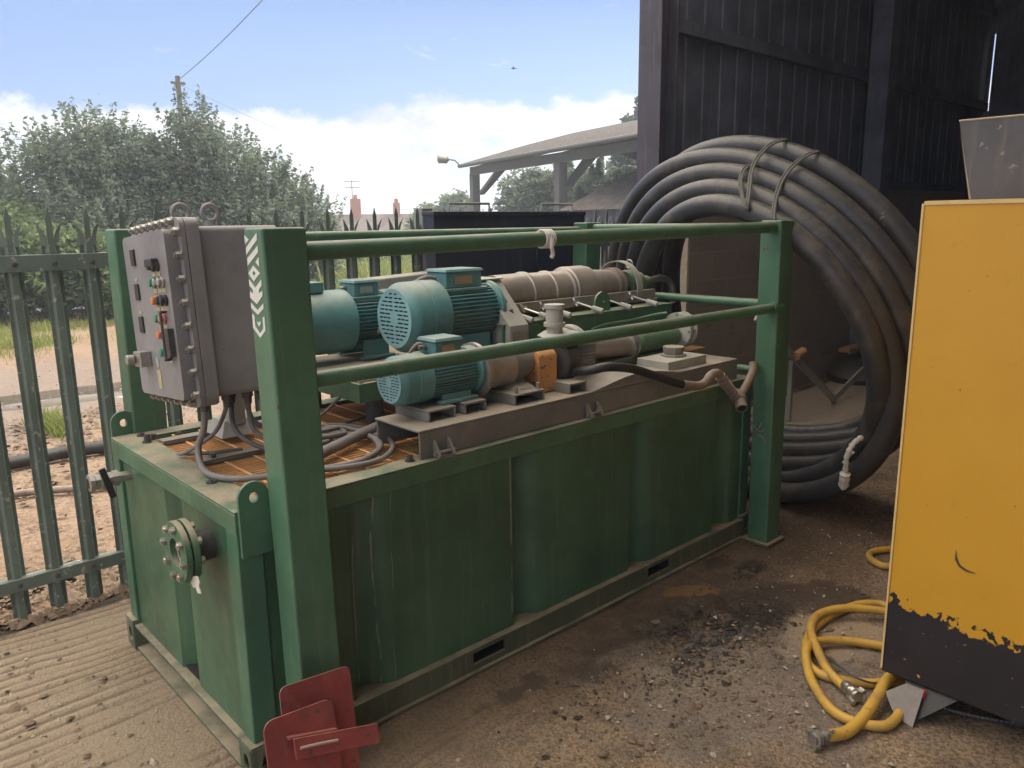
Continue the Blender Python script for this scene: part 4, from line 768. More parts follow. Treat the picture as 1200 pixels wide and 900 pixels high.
# ------------------------------------------------------------ big hose coil
COIL = [[(2.853,0.825,1.329),(2.819,0.754,1.438),(2.788,0.665,1.534),(2.761,0.56,1.609),(2.742,0.439,1.657),(2.73,0.31,1.675),(2.727,0.179,1.663),(2.732,0.051,1.624),(2.743,-0.069,1.564),(2.759,-0.178,1.485),(2.78,-0.276,1.393),(2.805,-0.358,1.288),(2.835,-0.425,1.174),(2.869,-0.473,1.052),(2.909,-0.499,0.927),(2.956,-0.501,0.802),(3.006,-0.478,0.679),(3.056,-0.432,0.562),(3.102,-0.367,0.453),(3.142,-0.284,0.355),(3.175,-0.184,0.27),(3.201,-0.071,0.2),(3.222,0.051,0.148),(3.237,0.18,0.117),(3.245,0.313,0.111),(3.243,0.443,0.132),(3.231,0.563,0.18),(3.207,0.669,0.253),(3.173,0.757,0.346),(3.133,0.826,0.453),(3.09,0.876,0.57),(3.046,0.908,0.694),(3.004,0.924,0.823),(2.964,0.925,0.953),(2.926,0.91,1.083),(2.889,0.877,1.209)],[(2.963,0.997,1.321),(2.924,0.929,1.448),(2.888,0.84,1.559),(2.858,0.729,1.648),(2.834,0.599,1.712),(2.816,0.458,1.748),(2.808,0.312,1.754),(2.807,0.167,1.728),(2.815,0.028,1.675),(2.83,-0.101,1.601),(2.85,-0.217,1.509),(2.875,-0.318,1.401),(2.904,-0.403,1.281),(2.936,-0.47,1.15),(2.967,-0.52,1.012),(2.992,-0.549,0.868),(3.011,-0.554,0.722),(3.029,-0.527,0.579),(3.05,-0.469,0.448),(3.077,-0.383,0.332),(3.106,-0.275,0.235),(3.133,-0.151,0.158),(3.157,-0.015,0.105),(3.176,0.13,0.074),(3.188,0.279,0.064),(3.194,0.428,0.07),(3.195,0.571,0.099),(3.191,0.702,0.156),(3.184,0.818,0.242),(3.175,0.915,0.351),(3.163,0.992,0.477),(3.145,1.047,0.613),(3.119,1.079,0.755),(3.084,1.088,0.899),(3.045,1.077,1.043),(3.004,1.046,1.185)],[(3.085,1.166,1.308),(3.044,1.108,1.445),(3.005,1.024,1.568),(2.97,0.918,1.674),(2.941,0.792,1.756),(2.918,0.651,1.811),(2.903,0.501,1.838),(2.896,0.347,1.837),(2.897,0.195,1.808),(2.904,0.049,1.754),(2.918,-0.088,1.68),(2.938,-0.214,1.588),(2.962,-0.325,1.481),(2.991,-0.419,1.36),(3.024,-0.496,1.227),(3.061,-0.551,1.086),(3.098,-0.582,0.939),(3.136,-0.587,0.79),(3.173,-0.56,0.646),(3.207,-0.495,0.518),(3.239,-0.395,0.413),(3.266,-0.268,0.331),(3.29,-0.127,0.268),(3.311,0.022,0.22),(3.328,0.174,0.185),(3.341,0.329,0.168),(3.348,0.484,0.174),(3.349,0.635,0.205),(3.342,0.775,0.265),(3.328,0.899,0.351),(3.306,1.006,0.46),(3.279,1.093,0.585),(3.246,1.158,0.721),(3.21,1.198,0.865),(3.169,1.211,1.013),(3.127,1.2,1.163)],[(3.202,1.337,1.315),(3.157,1.277,1.464),(3.115,1.193,1.6),(3.076,1.085,1.718),(3.043,0.955,1.813),(3.017,0.808,1.88),(2.998,0.649,1.918),(2.988,0.483,1.927),(2.984,0.318,1.91),(2.988,0.156,1.869),(2.998,0.003,1.804),(3.015,-0.14,1.718),(3.038,-0.269,1.614),(3.065,-0.384,1.494),(3.098,-0.48,1.361),(3.134,-0.555,1.217),(3.174,-0.605,1.064),(3.215,-0.625,0.906),(3.255,-0.608,0.753),(3.292,-0.549,0.613),(3.326,-0.448,0.497),(3.355,-0.316,0.409),(3.38,-0.165,0.342),(3.401,-0.005,0.292),(3.42,0.158,0.253),(3.435,0.324,0.23),(3.446,0.491,0.226),(3.451,0.656,0.245),(3.449,0.816,0.288),(3.441,0.968,0.355),(3.426,1.103,0.446),(3.403,1.216,0.56),(3.372,1.3,0.694),(3.334,1.353,0.843),(3.291,1.377,1.0),(3.247,1.371,1.159)],[(3.331,1.152,1.212),(3.287,1.138,1.366),(3.243,1.104,1.517),(3.201,1.045,1.658),(3.162,0.96,1.783),(3.129,0.848,1.882),(3.103,0.712,1.948),(3.086,0.561,1.983),(3.076,0.402,1.99),(3.073,0.244,1.971),(3.077,0.089,1.928),(3.088,-0.058,1.865),(3.104,-0.195,1.782),(3.126,-0.319,1.682),(3.153,-0.428,1.567),(3.184,-0.52,1.439),(3.22,-0.59,1.3),(3.258,-0.636,1.152),(3.299,-0.653,1.0),(3.339,-0.639,0.849),(3.377,-0.588,0.71),(3.411,-0.5,0.59),(3.441,-0.381,0.494),(3.467,-0.242,0.42),(3.49,-0.093,0.362),(3.51,0.062,0.316),(3.527,0.22,0.284),(3.54,0.379,0.27),(3.546,0.537,0.28),(3.545,0.688,0.319),(3.536,0.825,0.387),(3.517,0.939,0.486),(3.489,1.026,0.61),(3.455,1.087,0.751),(3.416,1.127,0.901),(3.375,1.148,1.056)],[(3.415,1.05,1.211),(3.378,1.022,1.337),(3.342,0.978,1.457),(3.308,0.914,1.567),(3.278,0.829,1.66),(3.253,0.724,1.73),(3.235,0.604,1.772),(3.225,0.477,1.784),(3.224,0.349,1.765),(3.231,0.226,1.719),(3.244,0.112,1.652),(3.262,0.01,1.57),(3.284,-0.082,1.474),(3.309,-0.164,1.37),(3.337,-0.236,1.26),(3.366,-0.297,1.143),(3.398,-0.343,1.021),(3.431,-0.374,0.896),(3.466,-0.382,0.771),(3.5,-0.359,0.652),(3.533,-0.301,0.548),(3.56,-0.211,0.464),(3.584,-0.099,0.402),(3.603,0.025,0.355),(3.619,0.154,0.322),(3.631,0.286,0.3),(3.64,0.419,0.293),(3.643,0.549,0.307),(3.638,0.672,0.345),(3.626,0.785,0.407),(3.608,0.883,0.491),(3.583,0.961,0.591),(3.555,1.02,0.705),(3.522,1.056,0.827),(3.488,1.07,0.953),(3.451,1.066,1.082)]]
def coil():
    t = thing('hose_coil', 'huge upright coil of thick dusty black pipe beside the barn wall', 'hose coil', (3.3, .35, 0))
    for P in COIL: link('pipe_turn', G().tube(smooth(P, 5, True), .0565, 20, closed=True), 'hose', t, ang=70)
    for P in ([(3.206, 0.151, 1.992), (3.026, 0.093, 1.994), (2.938, 0.126, 1.962), (2.86, 0.148, 1.89), (2.781, 0.126, 1.816), (2.703, 0.085, 1.731), (2.663, 0.066, 1.658), (2.776, 0.108, 1.635)], [(2.976, 0.186, 1.876), (2.849, 0.193, 1.859), (2.755, 0.166, 1.797), (2.699, 0.119, 1.712), (2.661, 0.069, 1.646), (2.787, 0.105, 1.634)], [(3.219, -0.025, 1.915), (3.037, -0.078, 1.924), (2.952, -0.035, 1.882), (2.875, -0.005, 1.808), (2.799, -0.011, 1.725), (2.71, -0.047, 1.644), (2.669, -0.074, 1.592), (2.795, -0.031, 1.579)]):
        Q = smooth(P, 6); g = G(); g.tube(Q, .0065, 8); g.tube([q+Vector((0, .012, .006)) for q in Q], .005, 8); link('rope_tie', g, 'rope', t)
    Q = smooth([(3.122, -0.401, 0.542), (3.014, -0.415, 0.534), (2.943, -0.405, 0.512), (2.927, -0.387, 0.454), (2.949, -0.374, 0.38), (2.966, -0.366, 0.321), (2.996, -0.348, 0.255)], 5); g = G(); n = len(Q); g.tube(Q, [.010+.006*math.sin(i*1.3)**2+(.012 if i > n-9 and i < n-2 else 0) for i in range(n)], 8); link('rag_tie', g, 'rag', t)
    link('rope_tie', G().tube(smooth([(3.006, -0.382, 0.45), (3.074, -0.312, 0.375), (3.117, -0.242, 0.313), (3.127, -0.205, 0.245)], 5), .006, 8), 'rag', t)
coil()

# ------------------------------------------------------------ steel trestle and rubbish by the wall
tr = thing('steel_trestle', 'knocked over steel trestle with crossed legs inside the barn', 'trestle', (5.5, 1.05, 0))
link('leg', G().box(4.965, 5.0, .985, 1.02, 0, .50), 'galv', tr, .003)
def bar(a, b, w=.05, t=.02):
    a = Vector(a); b = Vector(b); d = b-a; M = Matrix.Translation(a) @ d.to_track_quat('X', 'Z').to_matrix().to_4x4(); return G().box(0, d.length, -t/2, t/2, -w/2, w/2, M)
link('cross_leg', bar((4.40, 1.0, .90), (5.80, 1.0, .035), .06), 'guard', tr, .003); link('cross_leg', bar((5.80, 1.03, .035), (6.60, 1.03, .30), .06), 'guard', tr, .003)
link('end_roller', G().cyl((5.0, .98, .53), (5.12, .98, .56), .035), 'wood', tr)
g = G()
for k, (x, y, w) in enumerate(((7.0, 1.35, .30), (7.45, 1.40, .38), (7.8, 1.3, .25))): g.lathe([(0, w*.9), (.08, w), (.17, w*.7), (.22, w*.3)], (x, y, 0), (random.uniform(-.1, .1), -.1, 1), 12)
tag(link('rubble_heap', g, 'steel_dark', ang=60), 'dark heap of sacking slumped against the block wall', 'rubble')
tag(link('timber_plank', bar((6.9, 1.45, .30), (7.9, 1.40, .33), .04, .12), 'wood', bevel=.004), 'rough plank lying on the dark heap by the wall', 'plank')

# ------------------------------------------------------------ yellow machine
ym = thing('yellow_machine', 'scuffed yellow steel cabinet with flaking black base band', 'machine', (2.4, -1.8, 0))
link('cabinet', G().box(1.72, 3.3, -3.2, -1.078, .100, 1.648), 'machine', ym, .010)
link('edge_highlight', G().box(1.7165, 1.7195, -1.0835, -1.0775, .115, 1.64), 'machine_edge', ym)  # lit cabinet edges drawn as thin pale strips, here and along the top
link('top_highlight', G().box(1.7165, 1.7195, -3.19, -1.084, 1.636, 1.647), 'machine_edge', ym)
g = G(); g.prism([[(-1.125, 1.650), (-1.065, 1.897), (-2.2, 1.897), (-2.2, 1.650)]], lambda u, v, d: (d+(v-1.65)*.05, u, v), 1.98, 2.0); hp = link('hopper_plate', g, MAT['hopper'], ym, .001, label='dark grey slanted steel plate on top')
g = G(); g.tube([(1.982, -1.123, 1.655), (1.993, -1.065, 1.897), (1.993, -2.2, 1.897)], .0035, 6); link('plate_edge', g, 'edge', ym)
g = G(); g.cyl((1.97, -1.36, 1.649), (1.97, -1.36, 1.656), .018); g.cyl((1.97, -1.36, 1.656), (1.97, -1.37, 1.668), .007); link('bolt', g, 'steel', ym)
g = G(); g.prism([[(-1.165, .099), (-1.30, .099), (-1.225, .002), (-1.215, .002)][::1]], YZ, 1.735, 1.82); link('support_foot', G().hexa([(1.66, -1.215, .002), (1.90, -1.215, .002), (1.90, -1.20, .002), (1.66, -1.20, .002)], [(1.735, -1.32, .099), (1.95, -1.32, .099), (1.95, -1.15, .099), (1.735, -1.15, .099)]), 'black', ym, .002)
link('foot_plate', G().prism([[(-1.115, .058), (-1.165, .097), (-1.222, .098), (-1.222, .0), (-1.195, .004), (-1.15, .022)]], lambda u, v, d: (d+v*.75, u, v), 1.635, 1.642), 'foot', ym)
link('reflector', G().box(1.7095, 1.714, -1.226, -1.214, .068, .098), 'patch_red', ym)
def scuff(y, z, sc=1.):
    pts = [(0, .035), (-.004, .012), (-.015, -.008), (-.035, -.018), (-.06, -.021), (-.035, -.023), (-.012, -.014), (.001, .006)]
    return G().prism([[(y+a*sc, z+b*sc) for a, b in pts]], YZ, 1.7165, 1.7192)
link('dent', scuff(-1.268, .56), 'steel_dark', ym)
# ------------------------------------------------------------ yellow air hoses
hA = thing('air_hose', 'looped yellow air hose with steel claw couplings on the floor', 'hose', (1.7, -.9, 0))
link('hose', G().tube(smooth([(2.75, -1.05, .014), (2.42, -.90, .014), (2.36, -.80, .014), (2.276, -.745, .014), (2.09, -.715, .014), (1.90, -.735, .014), (1.76, -.80, .014), (1.70, -.86, .014), (1.70, -.93, .014), (1.76, -1.03, .014), (1.84, -1.09, .014), (1.95, -1.16, .014)], 10), .0162, 14), 'yhose', hA)
link('hose', G().tube(smooth([(2.5, -1.12, .02), (2.33, -.98, .03), (2.26, -.86, .040), (2.17, -.755, .045), (2.05, -.705, .044), (1.92, -.735, .044), (1.80, -.82, .040), (1.71, -.905, .030), (1.665, -.985, .022)], 10), .0162, 14), 'yhose', hA)
link('hose', G().tube(smooth([(2.2, -1.2, .015), (2.06, -1.0, .015), (1.99, -.88, .018), (1.90, -.80, .026), (1.78, -.79, .040), (1.66, -.86, .020), (1.57, -.945, .015), (1.515, -1.02, .015), (1.51, -1.09, .015), (1.55, -1.16, .015), (1.61, -1.175, .015), (1.70, -1.165, .015), (1.80, -1.14, .015), (1.95, -1.12, .015)], 10), .0162, 14), 'yhose', hA)
link('hose', G().tube(smooth([(1.362, -1.072, .030), (1.43, -1.10, .022), (1.53, -1.108, .030), (1.66, -1.10, .045), (1.78, -1.09, .055), (1.95, -1.13, .05)], 10), .019, 14), 'yhose', hA)
def claw(p, d, s=1.):
    p = Vector(p); d = Vector(d).normalized(); g = G(); g.lathe([(0, .016*s), (.012*s, .021*s), (.03*s, .021*s), (.034*s, .014*s), (.05*s, .014*s), (.052*s, .027*s), (.066*s, .027*s), (.068*s, .020*s), (.078*s, .020*s)], p, d, 16)
    a = d.orthogonal().normalized(); b = d.cross(a)
    for k in range(2):
        q = a*(1-2*k); M = p+d*.062*s+q*.026*s; g.cyl(M, M+d*.022*s, .009*s, n=8)
    g.cyl(p+b*.02*s+d*.006, p-b*.002+b*.035*s+d*.006, .006*s, n=8); g.cyl(p+b*.02*s+d*.022*s, p+b*.035*s+d*.022*s, .006*s, n=8); return g
link('claw_coupling', claw((1.668, -.982, .028), (-.5, -.9, 0), .95), 'steel_bright', hA, ang=25)
link('claw_coupling', claw((1.375, -1.072, .030), (-1, .35, .02), .92), 'steel', hA, ang=25)
tag(link('air_hose', G().tube(smooth([(3.1, -.72, .014), (2.967, -.612, .014), (2.878, -.567, .014), (2.80, -.585, .014), (2.757, -.645, .014), (2.77, -.69, .014), (2.9, -.80, .014), (3.2, -1.0, .014)], 10), .0162, 14), 'yhose', ang=60), 'short bend of yellow hose near the foot of the big coil', 'hose')
tag(link('steel_cable', G().tube(smooth([(1.80, -.845, .03), (1.74, -.93, .045), (1.72, -1.0, .04), (1.76, -1.06, .03), (1.84, -1.10, .06)], 10), .0035, 8), 'steel_dark', ang=60), 'thin dark wire arching between the yellow hose loops', 'wire')
g = G(); P = smooth([(1.74, -1.14, .012), (1.79, -1.23, .010), (1.81, -1.30, .010), (1.84, -1.37, .010), (1.88, -1.45, .010), (1.95, -1.6, .01)], 12); rr_ = [.0075+.002*(i % 2) for i in range(len(P))]; g.tube(P, rr_, 8)
tag(link('ribbed_cable', g, 'steel_dark', ang=20), 'dark ribbed cable on the floor under the yellow cabinet', 'cable')

# ------------------------------------------------------------ red plates
def slab(w, h, r, t): return [(a, b) for a, b in rr(0, w, 0, h, r, 5)]
def plate(name, label, org, ux, uz, w, h, r, t, mt='red'):
    ux = Vector(ux).normalized(); uz = Vector(uz); uz = (uz-ux*uz.dot(ux)).normalized(); nn = ux.cross(uz).normalized(); org = Vector(org)
    f = lambda u, v, d: org+ux*u+uz*v+nn*d; o = link(name, G().prism([slab(w, h, r, t)], f, 0, t), mt, bevel=.0015)
    return tag(o, label, 'steel plate'), f
b1, f1 = plate('steel_plate', 'rear red steel plate leaning on the green post foot', (-.05, -.325, .010), (.99, 0, -.10), (-.02, .28, 1), .212, .415, .02, .006)
b2, f2 = plate('steel_plate', 'front red steel plate with welded handle bar leaning near tank corner', (-.117, -.385, .008), (.99, 0, -.09), (.0, .33, 1), .200, .380, .028, .006)
g = G(); g.box(0, .275, -.024, 0, 0, .048); g2 = []
f3 = lambda u, v, d: f2(u, v, d)
g = G(); A_ = f2(.055, .185, -.03); vs = []
def bx(u0, u1, v0, v1, d0, d1, slope=.0):
    return G().hexa([f2(u0, v0+slope*u0, d0), f2(u1, v0+slope*u1, d0), f2(u1, v0+slope*u1, d1), f2(u0, v0+slope*u0, d1)], [f2(u0, v1+slope*u0, d0), f2(u1, v1+slope*u1, d0), f2(u1, v1+slope*u1, d1), f2(u0, v1+slope*u0, d1)])
bar_ = link('handle_bar', bx(.062, .305, .282, .334, .030, .038, -.18), 'red', b2, .001)
link('handle_bar', bx(.055, .19, .330, .338, .006, .0295, -.18), 'red', b2, .001)
link('weld_bead', G().tube([f2(.075, .296, .040), f2(.12, .290, .041), f2(.18, .279, .040)], .004, 8), 'edge', b2)
link('bottom_bar', bx(.09, .17, .06, .10, .006, .03, -.1), 'red', b2, .001)

# ------------------------------------------------------------ loose debris on the floor
def scraps(name, n, fx, zf, mt, size, flat=.35, seed=3, pts=None):
    r = np.random.default_rng(seed); g = G()
    for i in range(n):
        x, y = fx(r); s = size*r.lognormal(0, .5); k = r.integers(4, 7); a0 = r.random()*6.28; z = zf+s*flat*.4; ring = []
        tx, ty = r.normal(0, .35, 2)
        for j in range(k): a = a0+2*PI*j/k; q = s*(.6+.6*r.random()); ring.append((x+q*math.cos(a), y+q*math.sin(a), z+q*(tx*math.cos(a)+ty*math.sin(a))*flat*2))
        top = (x, y, z+s*flat); o = len(g.v); g.v += ring+[top]; g.f += [(o+j, o+(j+1) % k, o+k) for j in range(k)]+[tuple(o+j for j in range(k))[::-1]]
    return kind(link(name, g, mt, ang=10, recalc=False), 'stuff')
def around(*bl):
    def f(r): c = bl[r.integers(len(bl))]; return c[0]+r.normal(0, c[2]), c[1]+r.normal(0, c[3])
    return f
def far_from_tank(f):
    def q(r):
        while True:
            x, y = f(r)
            if (x < -.06 or x > 2.75 or y < -.2) and y < 1.75: return x, y
    return q
MAT['scrap_dark'] = plain('dark_scraps', (.03, .024, .02), .8, 0, .6, 40, 0); MAT['scrap'] = plain('brown_scraps', (.15, .105, .07), .85, 0, .6, 40, 0); MAT['yard_stone'] = plain('brown_yard_stones', (.26, .18, .125), .85, 0, .5, 40, 0); MAT['stone'] = plain('pale_stones', (.36, .31, .25), .85, 0, .5, 40, 0)
scraps('dirt_flakes', 1900, far_from_tank(around((1.62, -.30, .10, .05), (1.78, -.26, .09, .04), (1.92, -.50, .10, .06), (1.62, -.50, .18, .06), (2.3, -.24, .06, .03), (1.4, -.5, .3, .12))), .0, 'scrap_dark', .0045, .30, 5)
scraps('leaf_litter', 700, far_from_tank(around((1.60, -.56, .16, .10), (1.35, -.8, .3, .2), (1.2, -.5, .4, .2), (-.35, .9, .3, .5), (2.6, -.5, .4, .3))), .0, 'scrap', .007, .3, 6)
scraps('gravel', 1500, far_from_tank(around((1.5, -.8, .5, .25), (.8, -.7, .8, .3), (-.4, .7, .4, .7), (3.0, -.6, .5, .4))), .0, 'stone', .0035, .6, 7)
scraps('crumbled_edge', 1100, lambda r: (lambda x: (x, 1.60+.03*math.sin(x*9)+r.normal(0, .022)))(r.uniform(-1.2, .3)), .0, 'scrap', .010, .6, 8)
scraps('yard_stones', 5200, lambda r: (r.uniform(-.9, 3.5), 1.75+abs(r.normal(0, 3.2))), -.012, 'yard_stone', .006, .6, 9)
scraps('yard_leaves', 2600, around((-.25, 1.95, .25, .12), (-.4, 3.4, .5, .3), (.3, 4.6, .6, .3), (.6, 5.4, .6, .25)), -.005, 'scrap', .014, .4, 10)

# ------------------------------------------------------------ yard: pipes, grass
tag(link('yard_pipe', G().tube(smooth([(-1.6, 4.0, .045), (.125, 4.06, .045), (.50, 4.09, .045), (.9, 4.0, .045), (2.2, 3.8, .045)], 6), .045, 14), 'black', ang=60), 'thick dark pipe lying across the yard beyond the gate', 'pipe')
tag(link('yard_pipe', G().tube(smooth([(-.9, 3.75, .015), (.05, 3.42, .015), (.42, 3.22, .015), (1.2, 2.9, .015), (2.6, 2.7, .015)], 6), .022, 12), 'rust', ang=60), 'thin brown pipe lying on the yard close behind the gate', 'pipe')
def blades(n, fx, h, w, seed):
    r = np.random.default_rng(seed); v = []; f = []
    for i in range(n):
        x, y = fx(r); a = r.random()*6.28; hh = h*r.lognormal(0, .4); lx, ly = r.normal(0, .35, 2)*hh; c, s = math.cos(a)*w, math.sin(a)*w; o = len(v)
        z0 = -.04; v += [(x-c, y-s, z0), (x+c, y+s, z0), (x+lx+c*.5, y+ly+s*.5, hh*.65), (x+lx*1.9, y+ly*1.9, hh), (x+lx-c*.5, y+ly-s*.5, hh*.65)]; f += [(o, o+1, o+2, o+4), (o+4, o+2, o+3)]
    g = G(); g.v = v; g.f = f; return g
kind(link('grass', blades(9000, around((.62, 5.1, .05, .14), (.4, 9.9, .5, .25), (1.6, 10.8, .3, .3), (.9, 11.6, .5, .25), (2.3, 12.5, .5, .3), (1.2, 13.5, .8, .4), (4.5, 15, 2, .8), (9, 13, 3, 2.5), (6.5, 9.5, 1.2, 1.5)), .085, .006, 12), 'grass', ang=180, recalc=False), 'stuff')
kind(link('meadow_grass', blades(30000, lambda r: (lambda x: (x, r.uniform(9+max(0, 9-x)*.7, 26)))(r.uniform(6.5, 30)), .34, .03, 13), 'grass', ang=180, recalc=False), 'stuff')

# ------------------------------------------------------------ trees
def crown(name, blobs, n, leaf, mt, parent, seed, droop=.3, elong=2.2, shoots=0):
    r = np.random.default_rng(seed); B = np.array(blobs, float); vol = (B[:, 3]*B[:, 4]*B[:, 5])**.67; vol /= vol.sum(); k = r.choice(len(B), n, p=vol)
    d = r.normal(size=(n, 3)); d /= np.linalg.norm(d, axis=1)[:, None]; rad = r.random(n)**.40
    # clumping
    cl = r.normal(size=(len(B), 60, 3)); cl /= np.linalg.norm(cl, axis=2)[..., None]; cr = .55+.45*r.random((len(B), 60)); ci = r.integers(0, 60, n)
    base = cl[k, ci]*cr[k, ci][:, None]; loc = np.where((r.random(n) < .62)[:, None], base+r.normal(size=(n, 3))*.13, d*rad[:, None])
    p = B[k, :3]+loc*B[k, 3:6]
    if shoots:
        ns = shoots; ks = r.choice(len(B), ns, p=vol); ds = r.normal(size=(ns, 3)); ds[:, 2] = np.abs(ds[:, 2])+.4; ds /= np.linalg.norm(ds, axis=1)[:, None]; st = B[ks, :3]+ds*B[ks, 3:6]*.85; dirs = ds*.45+np.array([0, 0, .75]); ln = .25+.5*r.random(ns)
        m_ = n//4; si = r.integers(0, ns, m_); t = r.random(m_); p2 = st[si]+dirs[si]*(t*ln[si])[:, None]+r.normal(size=(m_, 3))*.055*(1.3-t)[:, None]; p = np.concatenate([p, p2])
    n = len(p); p[:, 2] = np.maximum(p[:, 2], .0+r.random(n)*.3)
    a = r.normal(size=(n, 3)); a[:, 2] = a[:, 2]*.6+.25; a /= np.linalg.norm(a, axis=1)[:, None]; b = np.cross(a, r.normal(size=(n, 3))); b /= np.linalg.norm(b, axis=1)[:, None]
    s = leaf*(.6+.8*r.random(n))[:, None]; a = a*s*elong*.5; b = b*s*.5
    V = np.stack([p-a, p+b*.9, p+a, p-b*.9], 1).reshape(-1, 3).astype(np.float32); F = np.arange(4*n).reshape(-1, 4)
    me = bpy.data.meshes.new(name); me.vertices.add(4*n); me.vertices.foreach_set('co', V.ravel()); me.loops.add(4*n); me.loops.foreach_set('vertex_index', F.ravel().astype(np.int32)); me.polygons.add(n)
    me.polygons.foreach_set('loop_start', np.arange(0, 4*n, 4, dtype=np.int32)); me.polygons.foreach_set('loop_total', np.full(n, 4, dtype=np.int32)); me.update(calc_edges=True); return link(name, me, mt, parent, ang=180, recalc=False)
def trunk(parent, x, y, z0, h, r, seed, n=7):
    rr2 = random.Random(seed); g = G(); g.tube(smooth([(x, y, z0-.2), (x+rr2.uniform(-.1, .1), y, z0+h*.3), (x+rr2.uniform(-.2, .2), y+rr2.uniform(-.2, .2), z0+h*.6), (x, y, z0+h*.9)], 4), [r*(1-.06*i) for i in range(13)], 8)
    for i in range(n):
        a = rr2.uniform(0, 6.28); z = z0+h*rr2.uniform(.15, .7); l = h*rr2.uniform(.2, .4); g.tube([(x, y, z), (x+l*.5*math.cos(a), y+l*.5*math.sin(a), z+l*.4), (x+l*.9*math.cos(a), y+l*.9*math.sin(a), z+l*1.0)], [r*.5, r*.3, r*.1], 6)
    link('trunk', g, 'bark', parent)
def at(az, dist, z=0):  # bearing (degrees from +x) and distance from the doorway
    return (-.81+dist*math.cos(R(az)), -2.01+dist*math.sin(R(az)), z)
def tree(name, label, az, dist, blobs, n, leaf, mt, seed, th=2.5, tr=.12, group='trees beyond the yard', droop=.3, z0=0, shoots=0, elong=2.2):
    x, y, _ = at(az, dist); t = thing(name, label, 'tree', (x, y, z0), group)
    u = (math.sin(R(az)), -math.cos(R(az))); w = (math.cos(R(az)), math.sin(R(az)))
    bl = [(x+a*u[0]+b*w[0], y+a*u[1]+b*w[1], z0+c, rx, rx, rz) for a, b, c, rx, rz in blobs]
    trunk(t, x, y, z0, th, tr, seed); crown('crown', bl, n, leaf, mt, t, seed, shoots=shoots, elong=elong); return t
# the willow thicket behind the gate
tree('willow_tree', 'tall grey-green willow left of the telegraph pole', 74.0, 19.5, [(-1.7, 0, 1.2, .9, .95), (-.85, .4, 2.2, 1.1, 1.3), (.0, 0, 2.4, 1.1, 1.35), (-.2, -.4, 1.2, 1.6, 1.2), (.9, .2, 2.2, 1.0, 1.3), (.9, 0, 1.0, 1.2, 1.1)], 62000, .047, 'willow', 1, shoots=420)
tree('willow_tree', 'widest willow at the right of the thicket reaching above the pole', 67.2, 19.5, [(-1.3, 0, 2.0, .9, 1.2), (-.5, .2, 2.9, .7, 1.25), (.2, 0, 2.2, 1.1, 1.35), (1.2, .1, 1.7, 1.0, 1.15), (1.95, 0, 1.1, .8, 1.0), (.5, -.3, 1.1, 1.7, 1.1), (-1.2, -.3, 1.2, 1.1, 1.1)], 68000, .047, 'willow', 2, shoots=420)
tree('bush', 'bright green rounded bush low in front of the willows', 77.0, 16.5, [(-.5, 0, .9, .9, .85), (.5, .1, .8, .9, .75), (-1.6, .2, .9, .9, 1.0)], 22000, .06, 'leaf', 3, 1.0, .05, 'bushes along the yard edge')
tree('bush', 'bushy hedge clump below the thinnest left tree', 82.5, 18.5, [(.3, 0, 1.1, 1.4, 1.05), (1.3, .2, 1.1, 1.2, .9), (-1, 0, 1.1, 1.4, 1.0)], 30000, .07, 'leaf', 4, 1.6, .06, 'bushes along the yard edge')
tree('slender_tree', 'thin leaved tree at the far left edge of the thicket', 80.6, 21, [(0, 0, 3.0, .55, 1.1), (-.4, 0, 2.3, .6, .8), (.3, 0, 2.2, .5, .8)], 4200, .07, 'willow', 5, 3.6, .06, shoots=14)
tree('bush', 'dark bush standing under the right end of the willows', 70.6, 15.8, [(0, 0, .55, .75, .65), (.9, .2, .5, .7, .6), (-.9, .3, .5, .7, .6), (1.8, .3, .45, .6, .55)], 24000, .055, 'leaf', 6, .8, .04, 'bushes along the yard edge')
tree('garden_tree', 'round green tree beside the house and street lamp', 51.9, 50, [(-.6, 0, 2.1, 1.6, 1.3), (.6, 0, 2.6, 1.3, 1.4), (1.9, 0, 1.7, 1.2, 1.1), (-1.6, 0, 1.3, 1.3, 1.2)], 16000, .17, 'leaf', 7, 3, .2, z0=-.6)
tree('willow_tree', 'feathery tree seen under the open barn roof between its columns', 44.3, 37, [(-1.2, 0, 2.2, 1.3, 1.8), (.3, 0, 2.6, 1.4, 1.5), (1.4, .2, 2.0, 1.4, 1.5), (-.3, 0, 1.2, 1.8, 1.3)], 26000, .12, 'willow', 8, 3, .15, shoots=30)
tree('willow_tree', 'feathery tree in the gap behind the small tiled roof', 39.9, 36, [(-.8, 0, 2.3, 1.5, 1.5), (1.0, 0, 2.5, 1.6, 1.4), (2.6, 0, 2.4, 1.4, 1.4)], 24000, .12, 'willow', 9, 3, .15, shoots=20)
tree('conifer', 'dark conifer top rising above the open barn roof', 38.3, 46, [(0, 0, 7.6, .35, .9), (-.3, 0, 6.6, .8, .8), (.5, 0, 6.2, 1.0, .9), (0, 0, 4.8, 1.7, 1.5), (0, 0, 2.5, 2.2, 2.0)], 20000, .15, 'conifer', 10, 6.5, .2)
tree('hedge_tree', 'low broad tree beyond the meadow behind the gate', 60.5, 30, [(-1.5, 0, .5, 1.6, .9), (1.2, 0, .4, 1.8, .8)], 14000, .12, 'leaf', 11, 1.0, .1, z0=-.3)

